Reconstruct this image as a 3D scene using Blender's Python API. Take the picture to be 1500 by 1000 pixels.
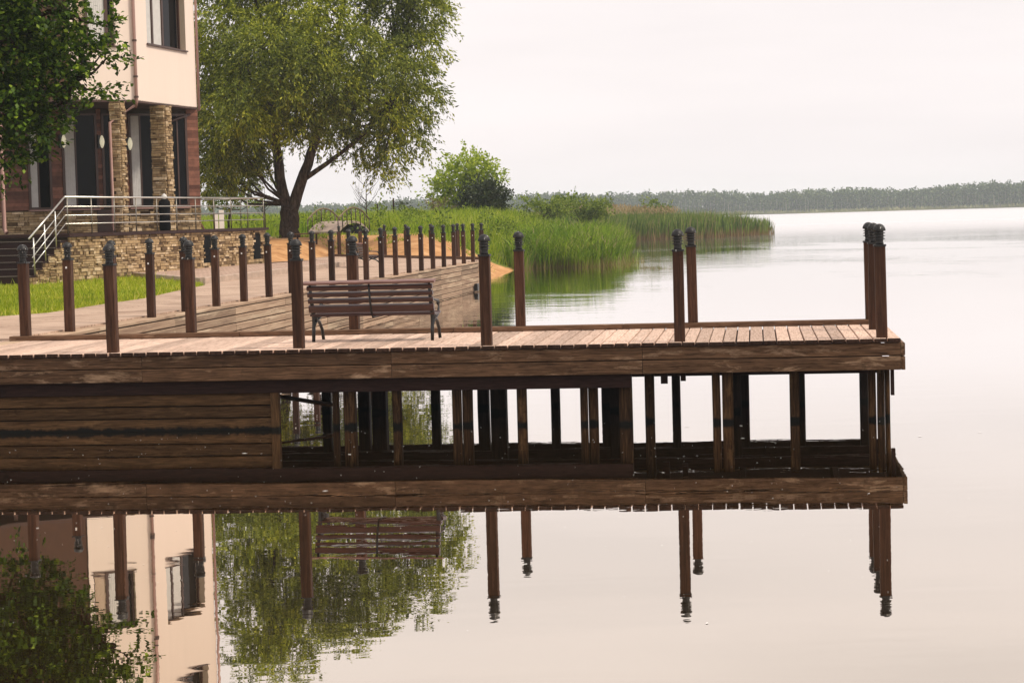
import bpy, math, random
import numpy as np
from mathutils import Matrix, Vector
random.seed(7); rng = np.random.default_rng(7)
for o in list(bpy.data.objects): bpy.data.objects.remove(o)
sc = bpy.context.scene; COL = sc.collection
R = math.radians

# ---------------------------------------------------------------- camera
F, PITCH, ROLL, CY, H = 2817.0, 0.04856, 0.02727, 453.39, 2.588
cp, sp, cr, sr = math.cos(PITCH), math.sin(PITCH), math.cos(ROLL), math.sin(ROLL)
cam = bpy.data.cameras.new('camera'); camo = bpy.data.objects.new('camera', cam); COL.objects.link(camo)
cam.sensor_width = 36; cam.sensor_fit = 'HORIZONTAL'; cam.lens = 36 * F / 1500
cam.shift_y = -(500 - CY) / 1500
cam.clip_start = 0.1; cam.clip_end = 6000
_r, _u, _f = Vector((1, 0, 0)), Vector((0, sp, cp)), Vector((0, cp, -sp))
_x, _y = cr * _r - sr * _u, sr * _r + cr * _u
M4 = Matrix.Identity(4)
for i, v in enumerate((_x, _y, -_f)):
    for j in range(3): M4[j][i] = v[j]
M4.translation = (0, 0, H)
camo.matrix_world = M4
sc.camera = camo
sc.render.resolution_x, sc.render.resolution_y = 1024, 682

# ---------------------------------------------------------------- sky, sun, exposure
SUN_EL, SUN_AZ = R(54), R(112)          # azimuth clockwise from +Y
wd = bpy.data.worlds.new('World'); sc.world = wd; wd.use_nodes = True
nt = wd.node_tree; nt.nodes.clear()
def N(nt, t, **k):
    n = nt.nodes.new(t)
    for a, b in k.items(): setattr(n, a, b)
    return n
out = N(nt, 'ShaderNodeOutputWorld'); bg = N(nt, 'ShaderNodeBackground')
sky = N(nt, 'ShaderNodeTexSky', sky_type='NISHITA', sun_disc=False, sun_elevation=SUN_EL, sun_rotation=SUN_AZ)
sky.dust_density = 6; sky.air_density = 1.0
hs = N(nt, 'ShaderNodeHueSaturation'); hs.inputs['Saturation'].default_value = 0.25
tc = N(nt, 'ShaderNodeTexCoord'); mp = N(nt, 'ShaderNodeMapping'); mp.inputs['Scale'].default_value = (1.0, 1.0, 7)
nz = N(nt, 'ShaderNodeTexNoise'); nz.inputs['Scale'].default_value = 1.8; nz.inputs['Detail'].default_value = 5
cra = N(nt, 'ShaderNodeValToRGB')
cra.color_ramp.elements[0].position = .38; cra.color_ramp.elements[0].color = (.76, .71, .705, 1)
cra.color_ramp.elements[1].position = .66; cra.color_ramp.elements[1].color = (.88, .815, .805, 1)
sc10 = N(nt, 'ShaderNodeVectorMath', operation='SCALE'); sc10.inputs['Scale'].default_value = 10.0
mx = N(nt, 'ShaderNodeMix', data_type='RGBA'); mx.inputs['Factor'].default_value = 0.9
L = nt.links.new
L(tc.outputs['Generated'], mp.inputs[0]); L(mp.outputs[0], nz.inputs['Vector']); L(nz.outputs['Fac'], cra.inputs[0])
L(cra.outputs[0], sc10.inputs[0]); L(sky.outputs[0], hs.inputs['Color'])
L(hs.outputs[0], mx.inputs[6]); L(sc10.outputs[0], mx.inputs[7]); L(mx.outputs[2], bg.inputs[0])
bg.inputs[1].default_value = 0.1; L(bg.outputs[0], out.inputs[0])
sun = bpy.data.lights.new('sun', 'SUN'); sun.energy = 2.2; sun.angle = R(8); sun.color = (1, .90, .76)
suno = bpy.data.objects.new('sun', sun); COL.objects.link(suno); suno.location = (30, -10, 60)
sd = Vector((math.sin(SUN_AZ) * math.cos(SUN_EL), math.cos(SUN_AZ) * math.cos(SUN_EL), math.sin(SUN_EL)))
suno.rotation_euler = (-sd).to_track_quat('-Z', 'Y').to_euler()
vs = sc.view_settings; vs.view_transform = 'Standard'; vs.look = 'None'; vs.gamma = 1; vs.exposure = 0.40
sc.render.engine = 'CYCLES'
sc.cycles.caustics_reflective = False; sc.cycles.caustics_refractive = False
sc.cycles.max_bounces = 8; sc.cycles.volume_bounces = 1; sc.cycles.transparent_max_bounces = 8

# ---------------------------------------------------------------- pixel -> place helpers (photo is 1500 x 1000)
def ray(x, y):
    a, b = x - 750, y - CY
    u, w = a * cr - b * sr, a * sr + b * cr
    v = -w / F
    return np.array([u / F, cp + v * sp, -sp + v * cp])
def at(x, y, z):
    r = ray(x, y); return r * ((z - H) / r[2]) + np.array([0, 0, H])
def aty(x, y, Y):
    r = ray(x, y); return r * (Y / r[1]) + np.array([0, 0, H])
def hor(x): return 316.5 - 0.0273 * (x - 746)

# ---------------------------------------------------------------- materials
def mat(name):
    m = bpy.data.materials.new(name); m.use_nodes = True
    t = m.node_tree; t.nodes.clear()
    o = t.nodes.new('ShaderNodeOutputMaterial')
    return m, t, o
def ramp(t, stops):
    n = t.nodes.new('ShaderNodeValToRGB'); e = n.color_ramp.elements
    while len(e) < len(stops): e.new(0.5)
    for el, (p, c) in zip(e, stops): el.position = p; el.color = (*c, 1)
    return n
def mixc(t, fac, a, b, blend='MIX'):
    n = t.nodes.new('ShaderNodeMix'); n.data_type = 'RGBA'; n.blend_type = blend
    for s, v in ((0, fac), (6, a), (7, b)):
        if hasattr(v, 'is_linked'): t.links.new(v, n.inputs[s])
        elif s == 0: n.inputs[0].default_value = v
        else: n.inputs[s].default_value = (*v, 1)
    return n.outputs[2]
def noise(t, vec, scale, detail=4, rough=.55, dist=0):
    n = t.nodes.new('ShaderNodeTexNoise'); n.inputs['Scale'].default_value = scale
    n.inputs['Detail'].default_value = detail; n.inputs['Roughness'].default_value = rough; n.inputs['Distortion'].default_value = dist
    if vec is not None: t.links.new(vec, n.inputs['Vector'])
    return n.outputs['Fac']
def bsdf(t, o, col, rough=.6, metal=0, bump=None, bstr=.3, bdist=.02, spec=.5):
    b = t.nodes.new('ShaderNodeBsdfPrincipled')
    for s, v in (('Base Color', col), ('Roughness', rough)):
        if hasattr(v, 'is_linked'): t.links.new(v, b.inputs[s])
        elif s == 'Base Color': b.inputs[s].default_value = (*v, 1)
        else: b.inputs[s].default_value = v
    b.inputs['Metallic'].default_value = metal; b.inputs['Specular IOR Level'].default_value = spec
    if bump is not None:
        n = t.nodes.new('ShaderNodeBump'); n.inputs['Strength'].default_value = bstr; n.inputs['Distance'].default_value = bdist
        t.links.new(bump, n.inputs['Height']); t.links.new(n.outputs[0], b.inputs['Normal'])
    t.links.new(b.outputs[0], o.inputs[0])
    return b
def objvec(t, scale=(1, 1, 1), rnd=True):
    tc = t.nodes.new('ShaderNodeTexCoord'); m = t.nodes.new('ShaderNodeMapping'); m.inputs['Scale'].default_value = scale
    src = tc.outputs['Object']
    if rnd:
        oi = t.nodes.new('ShaderNodeObjectInfo'); s = t.nodes.new('ShaderNodeMath'); s.operation = 'MULTIPLY'; s.inputs[1].default_value = 57.0
        t.links.new(oi.outputs['Random'], s.inputs[0])
        a = t.nodes.new('ShaderNodeVectorMath'); a.operation = 'ADD'
        t.links.new(src, a.inputs[0]); t.links.new(s.outputs[0], a.inputs[1]); src = a.outputs[0]
        t.links.new(src, m.inputs[0]); return m.outputs[0], oi.outputs['Random'], src
    t.links.new(src, m.inputs[0]); return m.outputs[0], None, src
def mapr(t, v, a, b, c, d):
    n = t.nodes.new('ShaderNodeMapRange')
    for i, x in enumerate((a, b, c, d)): n.inputs[i + 1].default_value = x
    t.links.new(v, n.inputs[0]); return n.outputs[0]
def wood(name, dark, mid, light, worn=None, wornamt=.55, grain=(1.5, 22, 22), rough=.75, wet=False, tone=.5, spec=.12):
    m, t, o = mat(name)
    v, rd, src = objvec(t, grain)
    g = noise(t, v, 2.2, 7, .65, .6)
    c = ramp(t, [(.3, dark), (.5, mid), (.72, light)]); t.links.new(g, c.inputs[0]); col = c.outputs[0]
    # board-to-board tone
    k = mapr(t, rd, 0, 1, 1 - tone * .5, 1 + tone * .5)
    cc = t.nodes.new('ShaderNodeVectorMath'); cc.operation = 'SCALE'; t.links.new(col, cc.inputs[0]); t.links.new(k, cc.inputs['Scale']); col = cc.outputs[0]
    if worn:
        mp2 = t.nodes.new('ShaderNodeMapping'); mp2.inputs['Scale'].default_value = (1.1, 5, 5); t.links.new(src, mp2.inputs[0])
        w = noise(t, mp2.outputs[0], 1.3, 6, .7, .4)
        w = mapr(t, w, wornamt, wornamt + .13, 0, .85); col = mixc(t, w, col, worn)
    # small dark knots and weather stains
    st = noise(t, src, 3.7, 5, .7); st = mapr(t, st, .60, .72, 0, .55); col = mixc(t, st, col, tuple(x * .45 for x in dark))
    if wet:
        ge = t.nodes.new('ShaderNodeNewGeometry'); sx = t.nodes.new('ShaderNodeSeparateXYZ'); t.links.new(ge.outputs['Position'], sx.inputs[0])
        ad = t.nodes.new('ShaderNodeMath'); ad.operation = 'MULTIPLY_ADD'; t.links.new(noise(t, src, 9, 3), ad.inputs[0]); ad.inputs[1].default_value = .10; t.links.new(sx.outputs[2], ad.inputs[2])
        wv = mapr(t, ad.outputs[0], .055, .09, 1, 0); col = mixc(t, wv, col, (.006, .006, .005))
    bsdf(t, o, col, rough, bump=g, bstr=.35, bdist=.006, spec=spec)
    return m
def plain(name, col, rough=.6, metal=0, var=.15, scale=8, bstr=.15, spec=.5):
    m, t, o = mat(name); v, _, _ = objvec(t)
    n = noise(t, v, scale, 5, .6)
    c = ramp(t, [(.25, tuple(x * (1 - var) for x in col)), (.75, tuple(min(1, x * (1 + var)) for x in col))]); t.links.new(n, c.inputs[0])
    bsdf(t, o, c.outputs[0], rough, metal, bump=n, bstr=bstr, bdist=.004, spec=spec); return m
def island(name, stops, rough=.8, nscale=14, spec=.3, mixn=.35):
    m, t, o = mat(name); ge = t.nodes.new('ShaderNodeNewGeometry')
    c = ramp(t, stops); t.links.new(ge.outputs['Random Per Island'], c.inputs[0])
    v, _, _ = objvec(t, rnd=False); n = noise(t, v, nscale, 5, .65)
    dk = mapr(t, n, .3, .75, 1 - mixn, 1 + mixn)
    s = t.nodes.new('ShaderNodeVectorMath'); s.operation = 'SCALE'; t.links.new(c.outputs[0], s.inputs[0]); t.links.new(dk, s.inputs['Scale'])
    bsdf(t, o, s.outputs[0], rough, bump=n, bstr=.5, bdist=.012, spec=spec); return m
def leafmat(name, stops, trans=.35, rough=.5, clump=None, spec=.3, zstops=None):
    m, t, o = mat(name); ge = t.nodes.new('ShaderNodeNewGeometry')
    c = ramp(t, stops); t.links.new(ge.outputs['Random Per Island'], c.inputs[0]); col = c.outputs[0]
    if clump:
        v, _, src = objvec(t, rnd=False); n = noise(t, src, clump[0], 3, .5); f = mapr(t, n, .4, .62, 0, 1)
        col = mixc(t, f, col, clump[1], 'MULTIPLY')
    if zstops:
        sx = t.nodes.new('ShaderNodeSeparateXYZ'); t.links.new(ge.outputs['Position'], sx.inputs[0])
        ra = t.nodes.new('ShaderNodeMath'); ra.operation = 'MULTIPLY_ADD'; t.links.new(ge.outputs['Random Per Island'], ra.inputs[0]); ra.inputs[1].default_value = zstops[3]; t.links.new(sx.outputs[2], ra.inputs[2])
        z = mapr(t, ra.outputs[0], zstops[0], zstops[1], 1, 0); col = mixc(t, z, col, zstops[2])
    b = t.nodes.new('ShaderNodeBsdfPrincipled'); b.inputs['Roughness'].default_value = rough; b.inputs['Specular IOR Level'].default_value = spec
    t.links.new(col, b.inputs['Base Color'])
    tr = t.nodes.new('ShaderNodeBsdfTranslucent'); t.links.new(col, tr.inputs[0])
    ms = t.nodes.new('ShaderNodeMixShader'); ms.inputs[0].default_value = trans
    t.links.new(b.outputs[0], ms.inputs[1]); t.links.new(tr.outputs[0], ms.inputs[2]); t.links.new(ms.outputs[0], o.inputs[0])
    return m

MAT = {}
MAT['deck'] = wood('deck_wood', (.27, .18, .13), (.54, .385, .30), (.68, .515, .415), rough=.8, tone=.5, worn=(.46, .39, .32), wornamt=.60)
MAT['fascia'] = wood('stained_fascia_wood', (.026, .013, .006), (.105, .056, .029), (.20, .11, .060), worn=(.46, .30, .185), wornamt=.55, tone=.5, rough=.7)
MAT['darkbeam'] = wood('dark_beam_wood', (.012, .006, .005), (.03, .014, .011), (.05, .025, .018), tone=.3)
MAT['pile'] = wood('pile_wood', (.012, .006, .003), (.055, .027, .011), (.15, .078, .033), worn=(.22, .12, .05), wornamt=.58, grain=(1.2, 18, 18), wet=True, tone=.7)
MAT['shadepile'] = wood('shaded_pile_wood', (.008, .005, .004), (.02, .012, .009), (.035, .02, .014), grain=(1.2, 18, 18), wet=True, tone=.5)  # rear piles: under-deck shade put into a darker pile wood
MAT['cribwall'] = wood('pier_wall_wood', (.022, .011, .005), (.078, .041, .017), (.155, .083, .036), worn=(.23, .13, .057), wornamt=.58, wet=True, tone=.5)
MAT['post'] = wood('post_wood', (.020, .009, .005), (.052, .023, .0125), (.098, .046, .026), grain=(16, 16, 1.0), tone=.7, rough=.65, spec=.15, worn=(.17, .085, .055), wornamt=.68)
MAT['kerb'] = wood('kerb_wood', (.05, .026, .015), (.13, .072, .042), (.23, .135, .082), worn=(.38, .26, .17), wornamt=.6, tone=.3)
MAT['board'] = wood('boardwalk_side_wood', (.19, .115, .08), (.36, .245, .165), (.49, .35, .24), worn=(.60, .46, .32), wornamt=.52, tone=.7, grain=(1.2, 14, 14))
MAT['slat'] = wood('bench_slat_wood', (.024, .009, .007), (.052, .019, .014), (.09, .034, .025), rough=.30, tone=.25, spec=.5, worn=(.22, .10, .08), wornamt=.64)
MAT['slatpale'] = wood('bench_cap_wood', (.10, .045, .036), (.20, .10, .08), (.30, .165, .135), rough=.45, tone=.2, spec=.35)  # sky highlight on the top slat put into a paler wood colour
MAT['iron'] = plain('black_cast_iron', (.008, .008, .009), .4, 0, spec=.5)
MAT['cap'] = plain('cap_black_metal', (.014, .0135, .013), .5, .0, .5, 30, spec=.35)
m, t, o = mat('cap_black_metal_streaked'); v, _, src = objvec(t, (26, 26, 7)); n_ = noise(t, v, 1.6, 3, .6); n2_ = noise(t, src, 40, 3)
c = ramp(t, [(.3, (.007, .007, .007)), (.8, (.022, .021, .02))]); t.links.new(n2_, c.inputs[0])
bsdf(t, o, mixc(t, mapr(t, n_, .66, .70, 0, .85), c.outputs[0], (.6, .58, .54)), .5, bump=n2_, bstr=.2, bdist=.003, spec=.35); MAT['cap'] = m
MAT['steel'] = plain('railing_steel', (.62, .60, .55), .28, .85, .06)
MAT['steelpost'] = plain('railing_post_steel', (.20, .18, .15), .4, .7, .1)
MAT['stucco'] = plain('pale_stucco', (.80, .665, .545), .9, 0, .05, 3, .1, spec=.1)
m, t, o = mat('pale_stucco_weathered'); v, _, src = objvec(t, (1.5, 1.5, .12), rnd=False); n_ = noise(t, v, 1.6, 5, .65); n2_ = noise(t, src, 30, 3)
c = ramp(t, [(.25, (.83, .695, .595)), (.55, (.86, .72, .62)), (.8, (.87, .735, .635))]); t.links.new(n_, c.inputs[0]); bsdf(t, o, c.outputs[0], .9, bump=n2_, bstr=.15, bdist=.006, spec=.1); MAT['stucco'] = m
MAT['brownwall'] = plain('brown_stucco', (.075, .032, .016), .85, 0, .12, 3)
MAT['pipe'] = plain('drainpipe_copper_paint', (.33, .19, .155), .4, .1, .1)
MAT['pipedark'] = plain('drainpipe_dark', (.05, .025, .02), .4, .1, .1)
MAT['frame'] = plain('window_frame_brown', (.055, .024, .016), .45, 0, .1)
MAT['curtain'] = plain('white_curtain', (.62, .60, .57), .9, 0, .1, 6)
MAT['blind'] = plain('cream_blind', (.56, .43, .32), .9, 0, .06)
MAT['reveal'] = plain('window_reveal', (.50, .40, .30), .9, 0, .06)
MAT['lampglass'] = plain('lamp_glass', (.85, .80, .62), .3, 0, .05)
_b = [n_ for n_ in MAT['lampglass'].node_tree.nodes if n_.type == 'BSDF_PRINCIPLED'][0]; _b.inputs['Emission Color'].default_value = (1, .9, .62, 1); _b.inputs['Emission Strength'].default_value = .3
MAT['soffit'] = plain('soffit_wood', (.06, .028, .02), .7, 0, .2)
MAT['step'] = plain('step_brown_tile', (.030, .012, .010), .6, 0, .2, 6, spec=.2)
MAT['nosing'] = plain('step_nosing', (.42, .36, .31), .5, 0, .1)
MAT['concrete'] = plain('kerb_concrete', (.42, .32, .25), .9, 0, .25, 5)
MAT['black'] = plain('black_cloth_and_shade', (.006, .006, .007), .9, 0, .3, spec=.1)  # cloth cover, and painted shade in the bridge arch and wall gaps
MAT['white'] = plain('white_paint', (.78, .76, .72), .6, 0, .08)
MAT['bronze'] = plain('bronze_rail', (.17, .12, .06), .5, .2, .2)
MAT['stone'] = island('ledge_stone', [(0, (.08, .046, .024)), (.2, (.24, .155, .075)), (.5, (.46, .325, .175)), (.75, (.37, .25, .125)), (1, (.66, .51, .33))], nscale=11)
MAT['mortar'] = plain('stone_joint', (.05, .032, .02), .95)
MAT['cladding'] = island('wood_cladding', [(0, (.085, .03, .019)), (.5, (.16, .062, .038)), (1, (.25, .105, .066))], .5, 5)
MAT['bark'] = plain('bark', (.075, .050, .036), .95, 0, .7, 5, 1.0, spec=.1)
MAT['paver'] = plain('pink_paving', (.46, .32, .25), .85, 0, .12, 5)
m, t, o = mat('pink_paving_blocks'); br = t.nodes.new('ShaderNodeTexBrick'); tc_ = t.nodes.new('ShaderNodeTexCoord'); t.links.new(tc_.outputs['Object'], br.inputs[0])
for k_, v_ in (('Scale', 1), ('Mortar Size', .012), ('Brick Width', .4), ('Row Height', .4)): br.inputs[k_].default_value = v_
br.inputs['Color1'].default_value = (.50, .36, .28, 1); br.inputs['Color2'].default_value = (.38, .26, .20, 1); br.inputs['Mortar'].default_value = (.13, .09, .07, 1)
n_ = noise(t, tc_.outputs['Object'], 1.1, 6, .7); bsdf(t, o, mixc(t, mapr(t, n_, .5, .75, 0, .6), br.outputs[0], (.24, .17, .12)), .9, spec=.1); MAT['paver'] = m
MAT['plaster'] = plain('bridge_plaster', (.36, .27, .22), .9, 0, .15, 4)
def glass(name, col, rough=.05):
    m, t, o = mat(name); bsdf(t, o, col, rough, spec=.1); return m
MAT['glass'] = glass('dark_window_glass', (.004, .004, .005))

# ---------------------------------------------------------------- mesh builders
class MB:
    def __init__(s): s.v = []; s.f = []
    def add(s, v, f):
        b = len(s.v); s.v += [tuple(map(float, x)) for x in v]; s.f += [tuple(i + b for i in q) for q in f]; return s
    def box(s, x0, x1, y0, y1, z0, z1, M=None):
        v = [(x, y, z) for z in (z0, z1) for y in (y0, y1) for x in (x0, x1)]
        if M is not None: v = [M @ Vector(p) for p in v]
        return s.add(v, [(0, 2, 3, 1), (4, 5, 7, 6), (0, 1, 5, 4), (2, 6, 7, 3), (0, 4, 6, 2), (1, 3, 7, 5)])
    def bev(s, x0, x1, y0, y1, z0, z1, b=.006):
        # box with chamfered long edges (section in yz), long axis x
        sec = [(y0 + b, z0), (y1 - b, z0), (y1, z0 + b), (y1, z1 - b), (y1 - b, z1), (y0 + b, z1), (y0, z1 - b), (y0, z0 + b)]
        v = [(x, y, z) for x in (x0, x1) for y, z in sec]; n = 8
        return s.add(v, [tuple(range(n))[::-1], tuple(range(n, 2 * n))] + [(i, (i + 1) % n, n + (i + 1) % n, n + i) for i in range(n)])
    def prism(s, poly, z0, z1):
        n = len(poly); a = sum(poly[i][0] * poly[(i + 1) % n][1] - poly[(i + 1) % n][0] * poly[i][1] for i in range(n))
        if a < 0: poly = poly[::-1]
        v = [(x, y, z0) for x, y in poly] + [(x, y, z1) for x, y in poly]
        return s.add(v, [tuple(range(n))[::-1], tuple(range(n, 2 * n))] + [(i, (i + 1) % n, n + (i + 1) % n, n + i) for i in range(n)])
    def tube(s, pts, r, n=8):
        pts = [Vector(p) for p in pts]; rs = r if hasattr(r, '__len__') else [r] * len(pts)
        v = []; f = []; up = Vector((.13, .21, 1)).normalized()
        for i, p in enumerate(pts):
            d = (pts[min(i + 1, len(pts) - 1)] - pts[max(i - 1, 0)]).normalized()
            a = d.cross(up)
            if a.length < .15: a = d.cross(Vector((1, .2, 0)))
            a.normalize(); b = d.cross(a)
            v += [p + (a * math.cos(2 * math.pi * k / n) + b * math.sin(2 * math.pi * k / n)) * rs[i] for k in range(n)]
        for i in range(len(pts) - 1):
            f += [(i * n + k, i * n + (k + 1) % n, (i + 1) * n + (k + 1) % n, (i + 1) * n + k) for k in range(n)]
        f += [tuple(range(n))[::-1], tuple(range((len(pts) - 1) * n, len(pts) * n))]
        return s.add(v, f)
    def lathe(s, prof, n=20, c=(0, 0)):
        v = [(c[0] + r * math.cos(2 * math.pi * k / n), c[1] + r * math.sin(2 * math.pi * k / n), z) for r, z in prof for k in range(n)]
        m = len(prof)
        f = [(i * n + k, i * n + (k + 1) % n, (i + 1) * n + (k + 1) % n, (i + 1) * n + k) for i in range(m - 1) for k in range(n)]
        f += [tuple(range(n))[::-1], tuple(range((m - 1) * n, m * n))]
        return s.add(v, f)
    def mesh(s, name, m, smooth=False):
        me = bpy.data.meshes.new(name); me.from_pydata(s.v, [], s.f); me.materials.append(MAT[m] if isinstance(m, str) else m)
        if smooth: me.polygons.foreach_set('use_smooth', [True] * len(me.polygons))
        me.update(); return me
    def build(s, name, m, parent=None, smooth=False, loc=None):
        return link(name, s.mesh(name, m, smooth), parent, loc)
def link(name, me, parent=None, loc=None, rz=0):
    o = bpy.data.objects.new(name, me); COL.objects.link(o)
    if parent: o.parent = parent
    if loc is not None: o.location = loc
    o.rotation_euler.z = rz
    return o
def tag(o, label=None, cat=None, group=None, kind=None):
    for k, v in (('label', label), ('category', cat), ('group', group), ('kind', kind)):
        if v: o[k] = v
    return o
def empty(name, loc=(0, 0, 0), rz=0, label=None, cat=None, group=None):
    o = link(name, None, None, loc, rz); o.empty_display_size = .2
    return tag(o, label, cat, group)
def copy_tree(o, parent=None):
    c = o.copy(); COL.objects.link(c)
    if parent: c.parent = parent
    for ch in list(o.children): copy_tree(ch, c)
    return c
def npmesh(name, V, nper, m, parent=None, loc=(0, 0, 0)):
    """V: (faces*nper, 3) loose polygons"""
    n = len(V) // nper; me = bpy.data.meshes.new(name)
    me.vertices.add(n * nper); me.vertices.foreach_set('co', np.asarray(V - np.array(loc), dtype=np.float32).ravel())
    me.loops.add(n * nper); me.loops.foreach_set('vertex_index', np.arange(n * nper, dtype=np.int32))
    me.polygons.add(n); me.polygons.foreach_set('loop_start', np.arange(0, n * nper, nper, dtype=np.int32))
    me.polygons.foreach_set('loop_total', np.full(n, nper, dtype=np.int32))
    me.materials.append(MAT[m] if isinstance(m, str) else m); me.update(calc_edges=True)
    return link(name, me, parent, (0, 0, 0) if parent else loc)
def unit(a): return a / (np.linalg.norm(a, axis=-1, keepdims=True) + 1e-9)
def leaves(C, D, L, Wd, up=.5):
    """diamond leaves: centres C, long axis D, length L, width Wd -> (n*4,3)"""
    n = len(C); D = unit(D); r = rng.normal(size=(n, 3)); r[:, 2] += up
    S = unit(np.cross(D, r)); L = np.broadcast_to(L, n)[:, None]; Wd = np.broadcast_to(Wd, n)[:, None]
    nn = np.cross(S, D)
    V = np.stack([C, C + D * L * .45 + S * Wd * .5 + nn * Wd * .12, C + D * L, C + D * L * .45 - S * Wd * .5 + nn * Wd * .12], 1)
    return V.reshape(-1, 3)
def blades(P, h, w, lean=.25, wind=(0.05, 0, 0)):
    n = len(P); a = rng.uniform(0, 2 * np.pi, n); S = np.stack([np.cos(a), np.sin(a), 0 * a], 1) * (np.broadcast_to(w, n) * .5)[:, None]
    hh = np.broadcast_to(h, n)[:, None]
    T = rng.normal(size=(n, 3)) * lean; T[:, 2] = 1; T = unit(T + np.array(wind)) * hh
    M = P + T * .55 - np.array([0, 0, 1]) * hh * .0
    T2 = P + T + np.stack([np.cos(a + 1), np.sin(a + 1), -.3 + 0 * a], 1) * hh * .12
    q = np.stack([P - S, P + S, M + S * .8, M - S * .8], 1).reshape(-1, 3)
    tpr = np.stack([M - S * .8, M + S * .8, T2, T2], 1)
    return np.stack([P - S, P + S, M + S * .8, T2, M - S * .8], 1).reshape(-1, 3)
def in_poly(P, poly):
    x, y = P[:, 0], P[:, 1]; c = np.zeros(len(P), bool); n = len(poly)
    for i in range(n):
        (x0, y0), (x1, y1) = poly[i], poly[(i + 1) % n]
        if y0 == y1: continue
        c ^= ((y0 > y) != (y1 > y)) & (x < (x1 - x0) * (y - y0) / (y1 - y0) + x0)
    return c
def scatter(poly, n):
    a = np.array(poly); out = np.zeros((0, 2))
    while len(out) < n:
        p = rng.uniform(a.min(0), a.max(0), (n * 3, 2)); out = np.vstack([out, p[in_poly(p, poly)]])
    return out[:n]
def edge_dist(P, poly, closed=True):
    d = np.full(len(P), 1e9); n = len(poly)
    for i in range(n if closed else n - 1):
        a, b = np.array(poly[i][:2]), np.array(poly[(i + 1) % n][:2]); e = b - a
        t = np.clip(((P - a) @ e) / (e @ e), 0, 1); d = np.minimum(d, np.linalg.norm(P - a - t[:, None] * e, axis=1))
    return d
sst = lambda x: np.clip(x, 0, 1) ** 2 * (3 - 2 * np.clip(x, 0, 1))

# ================================================================ WATER
m, t, o = mat('lake_water')
tc = t.nodes.new('ShaderNodeTexCoord')
def ripple(scale, sxy):
    mp = t.nodes.new('ShaderNodeMapping'); mp.inputs['Scale'].default_value = (sxy[0], sxy[1], 1); t.links.new(tc.outputs['Object'], mp.inputs[0])
    return noise(t, mp.outputs[0], scale, 2, .5, .3)
r1 = ripple(1.0, (.35, 1.3)); r2 = ripple(5.0, (.8, 1.2))
patch = mapr(t, ripple(.06, (1, 1)), .40, .66, .16, 1.5)       # calm and breezy areas
hsum = t.nodes.new('ShaderNodeMath'); hsum.operation = 'MULTIPLY_ADD'; t.links.new(r2, hsum.inputs[0]); hsum.inputs[1].default_value = .12; t.links.new(r1, hsum.inputs[2])
sy = t.nodes.new('ShaderNodeSeparateXYZ'); t.links.new(tc.outputs['Object'], sy.inputs[0])
brz = t.nodes.new('ShaderNodeMath'); brz.operation = 'MULTIPLY'; t.links.new(patch, brz.inputs[0]); t.links.new(mapr(t, sy.outputs[1], 38, 70, 1.0, 5.0), brz.inputs[1])   # a breeze outside the pier's lee
hmul = t.nodes.new('ShaderNodeMath'); hmul.operation = 'MULTIPLY'; t.links.new(hsum.outputs[0], hmul.inputs[0]); t.links.new(brz.outputs[0], hmul.inputs[1])
bp = t.nodes.new('ShaderNodeBump'); bp.inputs['Strength'].default_value = 1.0; bp.inputs['Distance'].default_value = .0024
t.links.new(hmul.outputs[0], bp.inputs['Height'])
fr = t.nodes.new('ShaderNodeFresnel'); fr.inputs['IOR'].default_value = 1.33; t.links.new(bp.outputs[0], fr.inputs['Normal'])
fac = mapr(t, fr.outputs[0], .0, .62, .62, 1.0)
gl = t.nodes.new('ShaderNodeBsdfGlossy'); sxw = t.nodes.new('ShaderNodeSeparateXYZ'); t.links.new(tc.outputs['Object'], sxw.inputs[0]); t.links.new(mapr(t, sxw.outputs[1], 125, 300, 0, .28), gl.inputs['Roughness']); t.links.new(bp.outputs[0], gl.inputs['Normal'])
t.links.new(mixc(t, mapr(t, fr.outputs[0], .22, .62, 0, 1), (.98, .895, .79), (1, .98, .965)), gl.inputs['Color'])
df = t.nodes.new('ShaderNodeBsdfDiffuse'); df.inputs[0].default_value = (.03, .016, .005, 1)
ms = t.nodes.new('ShaderNodeMixShader'); t.links.new(fac, ms.inputs[0]); t.links.new(df.outputs[0], ms.inputs[1]); t.links.new(gl.outputs[0], ms.inputs[2]); t.links.new(ms.outputs[0], o.inputs[0])
MAT['water'] = m
w = MB().add([(-1500, -60, 0), (1500, -60, 0), (1500, 1600, 0), (-1500, 1600, 0)], [(0, 1, 2, 3)]).build('lake_water', 'water'); w.location.z = -.028; tag(w, kind='structure')

# ================================================================ BOARDWALK LINE (edge posts measured on the deck level)
ZD = .995
Bpx = [(101.5, 486), (221.5, 465.5), (316.5, 449), (357.2, 442), (393.2, 435.4), (580.3, 403), (599.6, 400), (617.6, 397), (635, 394), (651, 391.5), (680, 386), (693.4, 384)]
Bp = np.array([at(x, y, ZD)[:2] for x, y in Bpx])
sl = np.concatenate([[0], np.cumsum(np.linalg.norm(np.diff(Bp, axis=0), axis=1))])
cs = [np.polyfit(sl, Bp[:, k], 3) for k in (0, 1)]
def bl(s): return np.array([np.polyval(cs[0], s), np.polyval(cs[1], s)])
NB = 21; BS = np.linspace(0, sl[-1], NB)
PTH = 0.1267; PU = np.array([math.cos(PTH), -math.sin(PTH)]); PN = np.array([math.sin(PTH), math.cos(PTH)])
PO = np.array([-5.0827, 24.3963]); PW = 2.848
def pw(x, y): return PO + PU * x + PN * y
def tan_b(s):
    d = bl(s + .05) - bl(s - .05); return d / np.linalg.norm(d)
def off_b(s, d):                       # d > 0 towards the open water
    tt = tan_b(s); return bl(s) + np.array([tt[1], -tt[0]]) * d
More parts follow.
